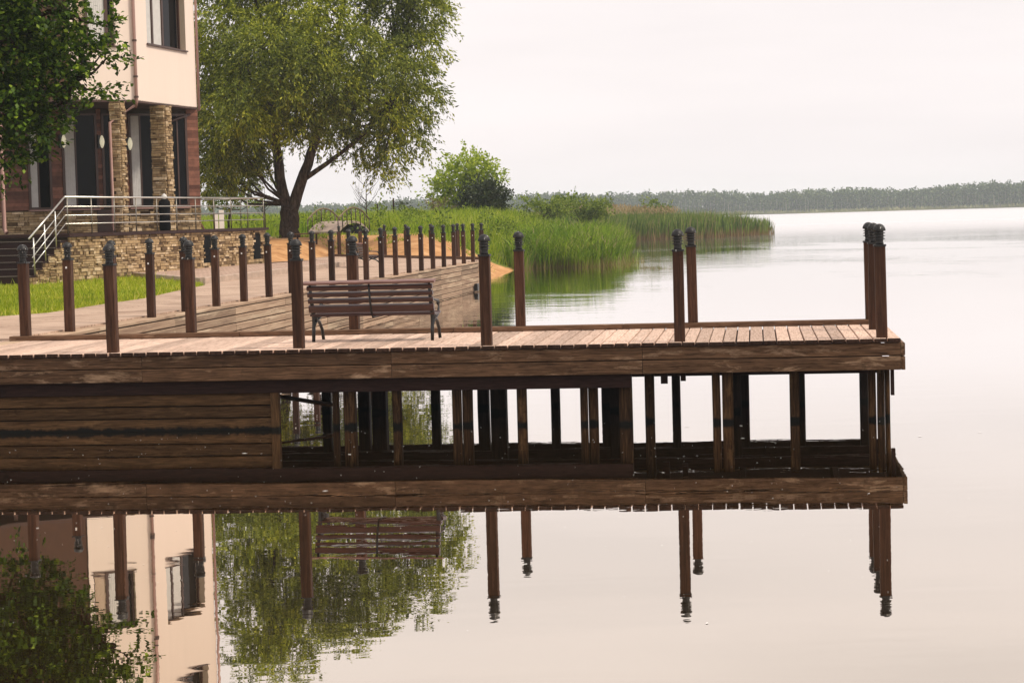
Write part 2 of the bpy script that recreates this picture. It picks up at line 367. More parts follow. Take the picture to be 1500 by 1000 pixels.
FEND = off_b(BS[-1] + .45, .16)
FarA = at(704, 381.5, ZD)[:2]; FarB = at(497, 376.6, ZD)[:2]

# ================================================================ TERRAIN
shore = [(-400, 20), (-30, 20), (-16, 27.5)] + [tuple(off_b(s, -.7)) for s in np.linspace(-1.5, BS[-1], 12)] + \
        [(-1.9, 71.5), (-1.5, 79), (-1.1, 85), (-.75, 89.5), (.0, 94.5), (1.2, 98), (2.4, 103), (5.2, 112), (6.3, 122), (8, 150), (10, 178), (16, 187), (25, 199), (20, 207), (4, 216), (-20, 236), (-40, 300), (-400, 300)]
def ground(P):
    P = np.atleast_2d(P); dd = edge_dist(P, shore); ins = in_poly(P, shore); s = np.where(ins, dd, -dd)
    wd_ = np.interp(P[:, 1], [60, 72, 90, 100], [1.2, 4.5, 6.0, 9])
    ys = np.interp(P[:, 0], [-9.5, -7.6, -1.2], [75, 84, 73.5])
    hh = .86 + 1.0 * sst((P[:, 1] - ys) / 12) + .38 * sst((P[:, 1] - 97) / 32)
    hh = np.where(P[:, 0] < -11, np.maximum(hh, .86), hh)
    z = -.5 + (hh + .5) * sst((s + wd_ * .35) / wd_)
    # the reed beds stand on low ground by the water
    z = np.where((P[:, 1] > 110), -.3 + (z + .3) * sst((s + 1) / np.interp(P[:, 1], [150, 180], [9, 40])) , z)
    return z + .04 * np.sin(P[:, 0] * 1.7 + P[:, 1] * .6) * np.cos(P[:, 1] * 1.1)
xs = np.concatenate([np.arange(-400, -30, 10), np.arange(-30, 32, .75)]); ysg = np.concatenate([np.arange(18, 130, .75), np.arange(130, 304, 3)])
GX, GY = np.meshgrid(xs, ysg); GP = np.stack([GX.ravel(), GY.ravel()], 1); GZ = ground(GP)
nx, ny = len(xs), len(ysg); idx = np.arange(nx * ny).reshape(ny, nx)
fq = np.stack([idx[:-1, :-1], idx[:-1, 1:], idx[1:, 1:], idx[1:, :-1]], -1).reshape(-1, 4)
me = bpy.data.meshes.new('terrain'); me.from_pydata(np.c_[GP, GZ].tolist(), [], fq.tolist())
ca = me.attributes.new('sand', 'FLOAT', 'POINT')
sandpoly = [(-16, 74), (-9, 72), (-1, 66), (.8, 90), (.2, 93.5), (-1.2, 91), (-2.6, 92.6), (-4.5, 94.2), (-8, 95.5), (-16, 92)]
sdv = edge_dist(GP, sandpoly); sdv = np.where(in_poly(GP, sandpoly), sdv, -sdv)
ca.data.foreach_set('value', sst((sdv + .8) / 1.6).astype(np.float32))
me.polygons.foreach_set('use_smooth', [True] * len(me.polygons))
m, t, o = mat('terrain_ground'); an = t.nodes.new('ShaderNodeAttribute'); an.attribute_name = 'sand'
v, _, src = objvec(t, rnd=False); n1 = noise(t, src, 1.3, 8, .7); n2 = noise(t, src, 7, 5, .6)
cs_ = ramp(t, [(.3, (.22, .11, .045)), (.44, (.44, .225, .095)), (.58, (.54, .30, .135)), (.72, (.66, .45, .26))]); t.links.new(n1, cs_.inputs[0])
cg = ramp(t, [(.3, (.08, .11, .015)), (.7, (.17, .20, .04))]); t.links.new(n2, cg.inputs[0])
ad = t.nodes.new('ShaderNodeMath'); ad.operation = 'ADD'; t.links.new(an.outputs['Fac'], ad.inputs[0]); t.links.new(mapr(t, n1, 0, 1, -.6, .6), ad.inputs[1])
bsdf(t, o, mixc(t, mapr(t, ad.outputs[0], .4, .6, 0, 1), cg.outputs[0], cs_.outputs[0]), .95, bump=n2, bstr=.6, bdist=.05, spec=.1)
me.materials.append(m); me.update(); tag(link('terrain', me), kind='structure')

# far shore and wood
m, t, o = mat('far_marsh'); v, _, src = objvec(t, (.01, .05, 1), rnd=False); n1 = noise(t, v, 3, 6, .7)
c = ramp(t, [(.35, (.10, .11, .04)), (.5, (.19, .19, .08)), (.65, (.28, .24, .12))]); t.links.new(n1, c.inputs[0]); bsdf(t, o, c.outputs[0], .95, spec=.1); MAT['marsh'] = m
shf = []
for i, x in enumerate(np.linspace(-1200, 1200, 60)): shf.append((float(x), 985 - .10 * x * (x > 0) + 18 * math.sin(i * 1.3) + random.uniform(-6, 6)))
b = MB().prism([(-1200, 1550)] + shf + [(1200, 1550)], -1.0, .55)
tag(b.build('far_shore', 'marsh'), kind='structure')
P = []
for k in range(4200):
    x = random.uniform(-420, 420); P.append((x, 1018 - .10 * x * (x > 0) + abs(random.gauss(0, 30))))
VV = []; TT = []
MAT['forest'] = leafmat('far_wood_leaves', [(0, (.02, .046, .010)), (.5, (.05, .095, .02)), (1, (.13, .165, .035))], .2)
MAT['ftrunk'] = plain('far_wood_trunks', (.30, .26, .22), .9)
tb = MB()
for x, y in P:
    hgt = random.gauss(11.0, .9) + .9 * math.sin(x * .021 + 1) + .6 * math.sin(x * .083); con = random.random() < .3
    n = 54; q = rng.normal(size=(n, 3)); q = unit(q) * rng.uniform(.3, 1, (n, 1)); zz = rng.uniform(0, 1, n)
    rad = (1.7 * (1 - zz) + .25) if con else 2.3 * np.sqrt(np.clip(1 - (zz * 1.6 - .8) ** 2, .05, 1))
    C = np.stack([x + q[:, 0] * rad, y + q[:, 1] * rad, .5 + hgt * (.12 + .88 * zz)], 1)
    VV.append(leaves(C, rng.normal(size=(n, 3)), rng.uniform(.8, 1.7, n), rng.uniform(.6, 1.2, n)))
    tb.tube([(x, y, .3), (x + random.uniform(-.4, .4), y, hgt * .7)], [.22, .1], 3)
ff = npmesh('far_wood', np.vstack(VV), 4, 'forest'); tag(ff, 'hazy mixed wood along the far shore of the lake', 'wood', kind='stuff')
tag(tb.build('far_wood_trunks', 'ftrunk', ff), kind='stuff')
sh = scatter([(-420, 1000), (-100, 1000), (420, 958), (420, 985), (0, 1030), (-420, 1030)], 4000)
gb = blades(np.c_[sh, np.full(len(sh), .5)], rng.uniform(.8, 2.2, len(sh)), rng.uniform(.5, 1.6, len(sh)), .4)
MAT['marshgrass'] = leafmat('marsh_grass', [(0, (.14, .16, .05)), (1, (.30, .28, .13))], .3)
tag(npmesh('far_marsh_grass', gb, 5, 'marshgrass'), 'pale marsh grass strip below the far wood', 'grass', kind='stuff')

# ================================================================ PIER
pier = empty('pier', (PO[0], PO[1], 0), -PTH, 'weathered wooden pier on piles with plank deck reaching into the lake', 'pier')
PIN = Matrix.Rotation(PTH, 3, 'Z')
def to_pier(p): return PIN @ (Vector((p[0], p[1], p[2])) - Vector((PO[0], PO[1], 0)))
def px_pier(px, py, ylocal):
    """local x where the sight line of a pixel meets the pier's plane y = ylocal"""
    r = ray(px, py); d = PIN @ Vector(r); c = to_pier((0, 0, H)); k = (ylocal - c.y) / d.y
    q = c + d * k; return q.x, q.z
XR = px_pier(1320, 496, -.1)[0]
PSP = 2.4 / 14.6
MAT['endgrain'] = wood('plank_end_grain', (.015, .008, .005), (.04, .020, .013), (.085, .045, .03), grain=(9, 9, 9))
pl = [MB().bev(-1.5 * 0 - 1.545, 1.545, -(PSP - g) / 2, (PSP - g) / 2, -.046, 0, .005).mesh('plank', 'deck') for g in (.011, .015, .019)]
for me_ in pl:
    me_.materials.append(MAT['endgrain']); me_.polygons[0].material_index = 1; me_.polygons[1].material_index = 1
x = XR - PSP / 2; k = 0
while x > -7.2:
    ob = link('plank', random.choice(pl), pier, (x + random.uniform(-.001, .001), PW / 2 + .005 + random.uniform(-.008, .008), ZD + random.uniform(-.003, .003)), math.pi / 2 + random.uniform(-.0015, .0015))
    if random.random() < .5: ob.rotation_euler.z += math.pi
    x -= PSP; k += 1
# fascia boards with butt joints
joints = [-7.2, -2.6, px_pier(207, 530, -.1)[0], px_pier(573, 530, -.1)[0], px_pier(941, 530, -.1)[0], XR - .005]
for a, b_ in zip(joints[:-1], joints[1:]):
    for z1, z0, yy in ((ZD - .054, ZD - .205, -.088), (ZD - .216, ZD - .378, -.094)):
        j = random.uniform(-.004, .004)
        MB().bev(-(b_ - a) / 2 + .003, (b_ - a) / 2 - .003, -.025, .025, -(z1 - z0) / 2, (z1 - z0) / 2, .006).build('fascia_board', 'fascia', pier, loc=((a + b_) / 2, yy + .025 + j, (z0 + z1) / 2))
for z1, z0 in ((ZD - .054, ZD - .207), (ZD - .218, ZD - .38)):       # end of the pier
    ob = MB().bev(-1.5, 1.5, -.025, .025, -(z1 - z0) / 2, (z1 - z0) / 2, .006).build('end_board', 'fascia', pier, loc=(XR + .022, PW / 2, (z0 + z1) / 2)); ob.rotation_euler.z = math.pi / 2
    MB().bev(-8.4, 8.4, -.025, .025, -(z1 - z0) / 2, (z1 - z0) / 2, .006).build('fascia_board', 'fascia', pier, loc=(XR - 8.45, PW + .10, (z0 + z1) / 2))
xb = px_pier(925, 560, .02)[0]
MB().bev(-(xb + 7.2) / 2, (xb + 7.2) / 2, -.06, .06, -.085, .085).build('beam', 'darkbeam', pier, loc=((xb - 7.2) / 2, .06, .53))
for yy in (1.0, 1.95, 2.7):
    MB().bev(-8.2, 8.2, -.06, .06, -.07, .07).build('joist', 'darkbeam', pier, loc=(XR - 8.3, yy, ZD - .05 - .08 - .3))
for xx in np.arange(-6.5, XR - .2, 1.2):
    ob = MB().bev(-1.38, 1.38, -.04, .04, -.075, .075).build('crossbeam', 'darkbeam', pier, loc=(xx, PW / 2, ZD - .054 - .08)); ob.rotation_euler.z = math.pi / 2
MB().box(-(XR + 7.0) / 2, (XR + 7.0) / 2, -PW / 2, PW / 2, -.052, -.049).build('gap_light_blocker', 'darkbeam', pier, loc=((XR - 7.1) / 2, PW / 2 + .06, ZD))  # added unseen panel, keeps light from coming through the plank gaps
# rear kerb
xk = px_pier(17, 498, PW)[0]; ke = [xk, 0.9, 3.95, 6.3, XR - .02]
for a, b_ in zip(ke[:-1], ke[1:]):
    MB().bev(-(b_ - a) / 2 + .004, (b_ - a) / 2 - .004, -.085, .085, 0, .068, .008).build('kerb_board', 'kerb', pier, loc=((a + b_) / 2, PW - .01, ZD + .002))
# plank wall at the landward end
xw = px_pier(398, 600, .06)[0]
for i, (z1, z0) in enumerate(((.445, .298), (.282, .142), (.126, -.03), (-.046, -.3))):
    for a, b_ in ((-7.2, -3.0 + .9 * (i % 2)), (-3.0 + .9 * (i % 2), xw)):
        MB().bev(-(b_ - a) / 2 + .002, (b_ - a) / 2 - .002, -.03, .03, -(z1 - z0) / 2, (z1 - z0) / 2, .006).build('wall_board', 'cribwall', pier, loc=((a + b_) / 2, .07 + random.uniform(-.004, .004), (z0 + z1) / 2))
MB().box(-(xw + 7.2) / 2, (xw + 7.2) / 2, -.02, .02, -.3, .45).build('backing', 'black', pier, loc=((xw - 7.2) / 2, .13, 0))  # black sheet added behind the wall boards to darken their gaps
ob = MB().bev(-.4, .4, -.06, .06, -.05, .05).build('corner_post', 'cribwall', pier, loc=(xw + .055, .05, .05)); ob.rotation_euler = (0, math.pi / 2, 0)
# piles: (x0, x1 in the photo, depth inside the pier, material)
piles = [(486.6, 496, .20, 'pile'), (503, 520, .22, 'pile'), (574.7, 587.5, .20, 'pile'), (662, 675, .18, 'pile'), (676.5, 691, .24, 'pile'), (757, 771, .20, 'pile'),
         (849.7, 860.6, .18, 'pile'), (862, 876, .26, 'pile'), (907, 926, .10, 'pile'), (944.7, 958.6, .45, 'pile'), (1044, 1056, .22, 'pile'), (1058, 1074, .18, 'pile'),
         (1157, 1171, .25, 'pile'), (1273, 1284, .25, 'pile'), (1285, 1296, .18, 'pile'), (1296.5, 1304, .40, 'pile'),
         (471, 484, 2.3, 'shadepile'), (524, 541, 2.5, 'shadepile'), (544, 565, 2.0, 'shadepile'), (631, 644, 2.6, 'shadepile'), (699, 715.5, 2.4, 'shadepile'), (718, 741, 1.7, 'shadepile'),
         (807, 820, 2.6, 'shadepile'), (881, 895, 2.4, 'shadepile'), (893, 907, 1.8, 'shadepile'), (984.7, 997, 2.6, 'shadepile'), (1074, 1086, 1.5, 'shadepile'), (1085, 1098, 2.5, 'shadepile'), (1171, 1180, 2.3, 'shadepile'), (1260, 1273, 2.5, 'shadepile')]
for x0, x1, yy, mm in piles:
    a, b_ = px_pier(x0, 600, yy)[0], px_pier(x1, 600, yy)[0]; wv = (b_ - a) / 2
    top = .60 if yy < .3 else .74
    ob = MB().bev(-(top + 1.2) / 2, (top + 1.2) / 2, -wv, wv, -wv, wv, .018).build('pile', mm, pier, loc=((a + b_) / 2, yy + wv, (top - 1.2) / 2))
    ob.rotation_euler = (0, math.pi / 2, 0); ob.rotation_euler.y += random.uniform(-.008, .008)
# pile grain runs along local x after this turn
for x0, x1, y1 in ((968, 978, 562), (997, 1004.5, 558)):
    a, z = px_pier(x0, y1, .3); b_, _ = px_pier(x1, y1, .3)
    MB().box(-(b_ - a) / 2, (b_ - a) / 2, -.04, .04, 0, .74 - z).build('beam_stub', 'darkbeam', pier, loc=((a + b_) / 2, .34, z))
a, z = px_pier(1307.5, 578, .1)
MB().box(-.02, .02, -.05, .05, 0, .66 - z).build('hanging_strip', 'darkbeam', pier, loc=(a, .1, z))
# old board lying under the deck by the plank wall
ob = MB().bev(-.5, .5, -.09, .09, -.015, .015).build('loose_board', 'kerb', pier, loc=(px_pier(437, 592, 1.2)[0], 1.25, .24)); ob.rotation_euler = (0, R(8), R(-12))

# ================================================================ POSTS WITH CAPS
def make_post():
    r = empty('lamp_post')
    hh = 1.105; wv = .066
    b = MB(); c = .010
    sec = [(-wv + c, -wv), (wv - c, -wv), (wv, -wv + c), (wv, wv - c), (wv - c, wv), (-wv + c, wv), (-wv, wv - c), (-wv, -wv + c)]
    b.prism(sec, -.03, hh); b.build('shaft', 'post', r)
    cpb = MB(); cpb.prism([(-.075, -.075), (.075, -.075), (.075, .075), (-.075, .075)], hh, hh + .024)
    co = cpb.build('collar', 'cap', r)
    MB().lathe([(.050, hh + .024), (.050, hh + .045), (.043, hh + .06), (.050, hh + .085), (.052, hh + .19), (.05, hh + .2)], 20).build('neck', 'cap', r, True)
    for k in range(3):
        z = hh + .092 + k * .034
        MB().lathe([(.050, z), (.069, z - .004), (.071, z), (.069, z + .005), (.05, z + .009)], 20).build('fin', 'cap', r)
    MB().lathe([(.050, hh + .190), (.074, hh + .186), (.078, hh + .196), (.074, hh + .215), (.062, hh + .242), (.042, hh + .262), (.018, hh + .273), (.001, hh + .275)], 20).build('dome', 'cap', r, True)
    return r
proto = make_post(); used = [False]
def post(p, rz, label, group=None):
    if used[0]: o = copy_tree(proto)
    else: o = proto; used[0] = True
    o.location = p; o.rotation_euler = (random.gauss(0, .004), random.gauss(0, .004), rz + random.uniform(-.03, .03))
    for k in ('group',):
        if k in o: del o[k]
    tag(o, label, 'post', group); return o
C0 = 'brown post with black domed cap '
for i, (px, py) in enumerate([(163.5, 516.5), (436.5, 510.5), (712.2, 506), (995.6, 500.4), (1292.4, 495)]):
    p = at(px, py, ZD); q = to_pier(p)
    lab = [C0 + "on the pier's long front edge, over the plank wall", C0 + "on the pier's front edge, just behind the bench's back", C0 + "on the pier's front edge, next outward of the bench",
           C0 + "on the pier's front edge, second from the outer end", C0 + "on the front corner of the pier's outer end"][i]
    p = pw(q.x, q.y + .066); post((p[0], p[1], ZD), -PTH, lab)
for i, (px, py) in enumerate([(31.3, 493), (271.3, 489), (516, 483.3), (763.6, 477), (1016, 471), (1275.2, 467)]):
    p = at(px, py, ZD + .07); q = to_pier(p)
    lab = [C0 + "at the landward start of the pier's rear kerb", C0 + "on the pier's rear kerb, second from its landward start", C0 + "on the pier's rear kerb, standing behind the bench",
           C0 + "on the pier's rear kerb, next outward of the bench", C0 + "on the pier's rear kerb, last before the outer end", C0 + "on the rear corner of the pier's outer end"][i]
    p = pw(q.x, PW); post((p[0], p[1], ZD), -PTH, lab)
q = to_pier(at(1280.5, 482.5, ZD)); p = pw(q.x, q.y); post((p[0], p[1], ZD), -PTH, C0 + "between the two corner posts of the pier's outer end")
rfm = MB().box(-.012, .012, -.006, .004, -.016, .016).mesh('reflector', 'white')
for i, s in enumerate(BS):
    p = bl(s); tt = tan_b(s); po = post((p[0], p[1], ZD), math.atan2(tt[1], tt[0]) - math.pi / 2, (C0 + "first in the boardwalk's water-edge row, nearest the pier" if i == 0 else C0 + "last in the boardwalk's water-edge row, by the sand" if i == NB - 1 else C0 + "within the row along the boardwalk's water edge"), "posts along the boardwalk's water edge")
    link('reflector', rfm, po, (random.uniform(-.01, .01), -.067, .97 + random.uniform(-.03, .03)))
for px, py in ((497.5, 376.6), (528.5, 377), (564, 377.6), (595.5, 378.3), (632, 379.2), (671, 380.4), (706, 381.6)):
    p = at(px, py, ZD); post(tuple(p), .5, C0 + "on the boardwalk's far edge beside the sand", "posts on the boardwalk's far edge")

# ================================================================ BOARDWALK
bw = empty('boardwalk', (-7, 40, 0), 0, 'long pinkish plank boardwalk curving past the lawn with boarded side', 'boardwalk')
BO = Vector((-7, 40, 0))
def loc_bw(p): return Vector(p) - BO
m, t, o = mat('boardwalk_deck'); tc = t.nodes.new('ShaderNodeTexCoord'); mp = t.nodes.new('ShaderNodeMapping'); mp.inputs['Rotation'].default_value = (0, 0, R(8)); t.links.new(tc.outputs['Object'], mp.inputs[0])
br = t.nodes.new('ShaderNodeTexBrick'); t.links.new(mp.outputs[0], br.inputs[0]); br.offset = .37
for k, v_ in (('Scale', 1), ('Mortar Size', .011), ('Brick Width', 2.6), ('Row Height', .16)): br.inputs[k].default_value = v_
br.inputs['Color1'].default_value = (.50, .355, .265, 1); br.inputs['Color2'].default_value = (.36, .245, .18, 1); br.inputs['Mortar'].default_value = (.09, .055, .04, 1)
mp2 = t.nodes.new('ShaderNodeMapping'); mp2.inputs['Scale'].default_value = (.8, 5, 1); t.links.new(mp.outputs[0], mp2.inputs[0])
n1 = noise(t, mp2.outputs[0], 1.5, 6, .7); n3 = noise(t, tc.outputs['Object'], .7, 5, .6)
col = mixc(t, mapr(t, n1, .45, .62, 0, .8), br.outputs[0], (.62, .47, .36)); col = mixc(t, mapr(t, n3, .50, .68, 0, .6), col, (.24, .155, .11))
bsdf(t, o, col, .8, bump=br.outputs['Fac'], bstr=-.4, bdist=.01, spec=.2); MAT['bwdeck'] = m
K0 = at(300, 416, 1.02)[:2]; K1 = at(505, 390, 1.02)[:2]
lawn_edge = [at(0, 463.5, 1.02)[:2], at(70, 458.5, 1.02)[:2], at(140, 447.5, 1.02)[:2], at(210, 437.5, 1.02)[:2], at(260, 426, 1.02)[:2], at(300, 418, 1.02)[:2]]
inner = [off_b(s, -.16) for s in np.linspace(-1.6, BS[-1] + .3, 22)]
deckpoly = [tuple(p) for p in inner] + [tuple(FarA + np.array([.15, -.05])), tuple(FarB + np.array([-.1, .25])), tuple(at(455, 376, ZD)[:2]), tuple(K1 + np.array([-1.6, 8])), tuple(K1), tuple(K0)] + [tuple(p) for p in lawn_edge[::-1]] + [(-16, 33.2), (-16, 28.6), tuple(pw(-7.2, PW + .08)), tuple(pw(xk + .02, PW + .12))]
d = MB().prism([tuple(np.array(p) - np.array([-7, 40])) for p in deckpoly], ZD - .12, ZD + .03); d.build('deck', 'bwdeck', bw)
# edge plank the posts stand on, and the boarded side below it
segs = np.linspace(-3.0, BS[-1] + .45, 12)
bm_ = MB().bev(-.5, .5, -.17, .17, -.05, 0, .006).mesh('edge_plank', 'board')
sm_ = [MB().bev(-.5, .5, -.022, .022, -h_ / 2, h_ / 2, .012).mesh('side_board', 'board') for h_ in (.142, .146, .138)]
bk_ = MB().box(-.5, .5, -.02, .02, -.5, ZD - .06).mesh('backing', 'darkbeam')  # dark sheet put in so the joints of the side boards look dark
for a, b_ in zip(segs[:-1], segs[1:]):
    p0, p1 = off_b(a, .0), off_b(b_, .0); c = (p0 + p1) / 2; dv = p1 - p0; L_ = np.linalg.norm(dv); an = math.atan2(dv[1], dv[0])
    ob = link('edge_plank', bm_, bw, loc_bw((c[0], c[1], ZD + .004)), an); ob.scale.x = L_ - .006
    nrm = np.array([dv[1], -dv[0]]) / L_
    for r_ in range(8):
        z = ZD - .055 - .08 - r_ * .158; sh_ = random.uniform(-.006, .006)
        q = c + nrm * (.135 + sh_)
        ob = link('side_board', random.choice(sm_), bw, loc_bw((q[0], q[1], z)), an + (math.pi if random.random() < .5 else 0)); ob.scale.x = L_ - .006
    q = c + nrm * .08
    ob = link('backing', bk_, bw, loc_bw((q[0], q[1], 0)), an); ob.scale.x = L_
# return of the boarded side at the far end
p0, p1 = off_b(BS[-1] + .45, .15), off_b(BS[-1] + .45, -3.2); c = (p0 + p1) / 2; dv = p1 - p0
for r_ in range(7):
    ob = link('side_board', sm_[0], bw, loc_bw((c[0], c[1], ZD - .055 - .08 - r_ * .158)), math.atan2(dv[1], dv[0])); ob.scale.x = np.linalg.norm(dv)
fk = MB(); fb_ = at(455, 376, ZD)[:2]
for a, b_ in ((FarA, FarB), (FarB, fb_)):
    dv = b_ - a; c = (a + b_) / 2
    ob = link('far_kerb', MB().bev(-np.linalg.norm(dv) / 2, np.linalg.norm(dv) / 2, -.07, .07, 0, .10).mesh('far_kerb', 'kerb'), bw, loc_bw((c[0], c[1], ZD + .032)), math.atan2(dv[1], dv[0]))
# dark bumper on the boarded side
q = aty(693, 427, bl(BS[-1])[1] - 1.2); s_ = BS[-1] - .9; pq = off_b(s_, .25)
bu = MB().bev(-.16, .16, -.06, .06, -.13, .13, .02).build('bumper', 'iron', bw, loc=loc_bw((pq[0], pq[1], .14))); bu.rotation_euler.z = math.atan2(*tan_b(s_)[::-1])

# ================================================================ LAWN, PATH
ZP = 1.25
wallT0 = at(101, 403, ZP)[:2]; wallT1 = at(389, 381, ZP)[:2]
ax = wallT1 - wallT0; WL = np.linalg.norm(ax); ax = ax / WL; bx_ = np.array([ax[1], -ax[0]])      # along the terrace, and out of it
lawn_back = [tuple(at(x, y, 1.03)[:2]) for x, y in ((262, 413), (190, 406), (110, 407), (0, 408))]
lawnpoly = [tuple(p) for p in lawn_edge] + [tuple(at(290, 415, 1.03)[:2])] + lawn_back + [(-30, 64), (-30, 33.2), (-16, 33.2)]
lw = MB().prism(lawnpoly, .5, 1.012); m, t, o = mat('lawn_soil'); v, _, src = objvec(t, rnd=False); n1 = noise(t, src, 3, 6, .7)
c = ramp(t, [(.3, (.14, .18, .012)), (.7, (.34, .36, .04))]); t.links.new(n1, c.inputs[0]); bsdf(t, o, c.outputs[0], .95, spec=.1); MAT['lawn'] = m
tag(lw.build('lawn', 'lawn'), kind='structure')
LP = scatter([p for p in lawnpoly if p[0] > -29] + [(-19, 62), (-19, 33.2)], 60000); LP = LP[LP[:, 0] > -19]
MAT['grass'] = leafmat('lawn_grass', [(0, (.20, .27, .012)), (.5, (.40, .46, .025)), (.85, (.58, .57, .06)), (1, (.70, .60, .16))], .45, clump=(.5, (.75, .85, .6)))
hg = rng.uniform(.05, .16, len(LP)); ed = rng.random(len(LP)) < .03; hg[ed] *= 2.2
tag(npmesh('lawn_grass', blades(np.c_[LP, np.full(len(LP), 1.008)], hg, rng.uniform(.012, .03, len(LP)), .45), 5, 'grass'), 'short bright yellow green grass of the lawn beside the boardwalk', 'grass', kind='stuff')
pathpoly = [tuple(wallT1 + ax * 3 + bx_ * .1), tuple(K1 + np.array([-1.0, 6])), tuple(K1 + np.array([-.12, 0])), tuple(K0 + np.array([-.12, 0])), tuple(at(290, 415, 1.03)[:2] + np.array([0, .2]))] + \
           [(p[0], p[1] + .25) for p in lawn_back] + [(-30, 64.3), (-30, 70), tuple(wallT0 - bx_ * 3)]
tag(MB().prism(pathpoly, .6, ZP - .10).build('path', 'paver'), kind='structure')
kl = [tuple(K1 + np.array([-.06, 0])), tuple(K0 + np.array([-.06, 0]))] + [(p[0], p[1] + .12) for p in lawn_back] + [(-30, 64.2)]
kbm = MB().bev(-.5, .5, -.07, .07, -.3, 0, .012).mesh('kerb_stone', 'concrete')
kerb = empty('path_kerb', (kl[0][0], kl[0][1], 0), 0, 'low pale kerb of cut blocks between lawn and house path', 'kerb')
for a, b_ in zip(kl[:-1], kl[1:]):
    a, b_ = np.array(a), np.array(b_); L_ = np.linalg.norm(b_ - a); nk = max(1, int(L_ / 1.6))
    for i in range(nk):
        c = a + (b_ - a) * (i + .5) / nk
        ob = link('kerb_stone', kbm, kerb, (c[0] - kl[0][0], c[1] - kl[0][1], ZP - .06), math.atan2(*(b_ - a)[::-1])); ob.scale.x = L_ / nk - .01
# small white marker by the lawn
p = at(17.5, 404, 1.03); wm = MB().bev(-.25, .25, -.04, .04, -.03, .03).build('marker_stake', 'white'); wm.location = (p[0], p[1], 1.27); wm.rotation_euler = (0, math.pi / 2, 0)
tag(wm, 'short white marker stake at the lawn edge below the stairs', 'stake')

# ================================================================ HOUSE TERRACE
ZT = 2.42
def stonework(P0, P1, z0, z1, out, b=None, holes=()):
    """courses of thin ledge stones on a vertical face from P0 to P1; out = outward normal"""
    b = b or MB(); P0, P1 = np.array(P0), np.array(P1); L_ = np.linalg.norm(P1 - P0); e = (P1 - P0) / L_
    z = z0
    while z < z1 - .02:
        h_ = min(random.uniform(.05, .11), z1 - z); s = -random.uniform(0, .2)
        while s < L_:
            l_ = random.uniform(.10, .42); a, c = max(s, 0), min(s + l_, L_); s += l_
            if c - a < .03: continue
            mid = (a + c) / 2
            if any(h0 < mid < h1 and hz0 < z + h_ / 2 < hz1 for h0, h1, hz0, hz1 in holes): continue
            pr = random.uniform(.012, .075); g = .006
            q = [P0 + e * (a + g) - out * .02, P0 + e * (c - g) - out * .02, P0 + e * (c - g) + out * pr, P0 + e * (a + g) + out * (pr + random.uniform(-.008, .008))]
            v = [(x[0], x[1], zz) for zz in (z + g, z + h_ - g) for x in q]
            b.add(v, [(3, 2, 1, 0), (4, 5, 6, 7), (0, 1, 5, 4), (1, 2, 6, 5), (2, 3, 7, 6), (3, 0, 4, 7)])
        z += h_
    return b
def rel(b, o):
    b.v = [(x - o[0], y - o[1], z - o[2]) for x, y, z in b.v]; return b
TO = (wallT0[0], wallT0[1], ZP - .1)
terr = empty('terrace', TO, 0, 'raised house terrace faced with tan ledge stone, dark steps at its end', 'terrace')
cpoly = [wallT0, wallT1, wallT1 - bx_ * 5.5, wallT0 - bx_ * 12]
rel(MB().prism([tuple(p) for p in cpoly], .7, ZT - .09), TO).build('core', 'mortar', terr)
slots = []
for px in (303, 376):
    s = (at(px, 388, ZP)[:2] - wallT0) @ ax
    r = ray(px, 365); k = ((wallT0 - 0) @ bx_) / (r[:2] @ bx_); s = (r[:2] * k - wallT0) @ ax; slots.append(s)
stn = stonework(wallT0, wallT1, .9, ZT - .09, bx_, holes=[(s - .3, s + .3, 1.3, 2.25) for s in slots])
tag(rel(stn, TO).build('stones', 'stone', terr), kind='stuff')
stn = stonework(wallT1, wallT1 - bx_ * 5.5, .9, ZT - .09, ax); tag(rel(stn, TO).build('stones', 'stone', terr), kind='stuff')
for s in slots:
    p = wallT0 + ax * s; b = MB(); q = [p - ax * .28 + bx_ * .03, p + ax * .28 + bx_ * .03, p + ax * .28 - bx_ * .1, p - ax * .28 - bx_ * .1]
    rel(b.prism([tuple(x) for x in q], 1.32, 2.2), TO).build('vent_opening', 'black', terr)
edge = [wallT0 + bx_ * .12 - ax * .1, wallT1 + bx_ * .12 + ax * .12, wallT1 - bx_ * 5.6 + ax * .12, wallT0 - bx_ * 12 - ax * .1]
rel(MB().prism([tuple(p) for p in edge], ZT - .088, ZT), TO).build('floor_slab', 'step', terr)
NS = 6; RUN, RISE = .36, (ZT - ZP) / 6.3
for k in range(1, NS + 1):
    p0 = wallT0 - ax * RUN * (k - 1) - ax * .1; p1 = p0 - ax * RUN; zt = ZT - RISE * k
    q = [p0, p1, p1 - bx_ * 9, p0 - bx_ * 9]
    rel(MB().prism([tuple(x) for x in q], zt - RISE - .02, zt - .03), TO).build('riser', 'step', terr)
    q = [p0 + bx_ * .03, p1 + bx_ * .03 - ax * .03, p1 - bx_ * 9 - ax * .03, p0 - bx_ * 9]
    tr = rel(MB().prism([tuple(x) for x in q], zt - .028, zt), TO).build('tread', 'step', terr)
    q = [p1 + bx_ * .031 - ax * .034, p1 + bx_ * .031 + ax * .01, p1 - bx_ * 9 + ax * .01, p1 - bx_ * 9 - ax * .034]
    rel(MB().prism([tuple(x) for x in q], zt + .001, zt + .007), TO).build('nosing', 'nosing', tr)
    b = stonework(p1, p0, .9, zt - .04, bx_); tag(rel(b, TO).build('stones', 'stone', terr), kind='stuff')
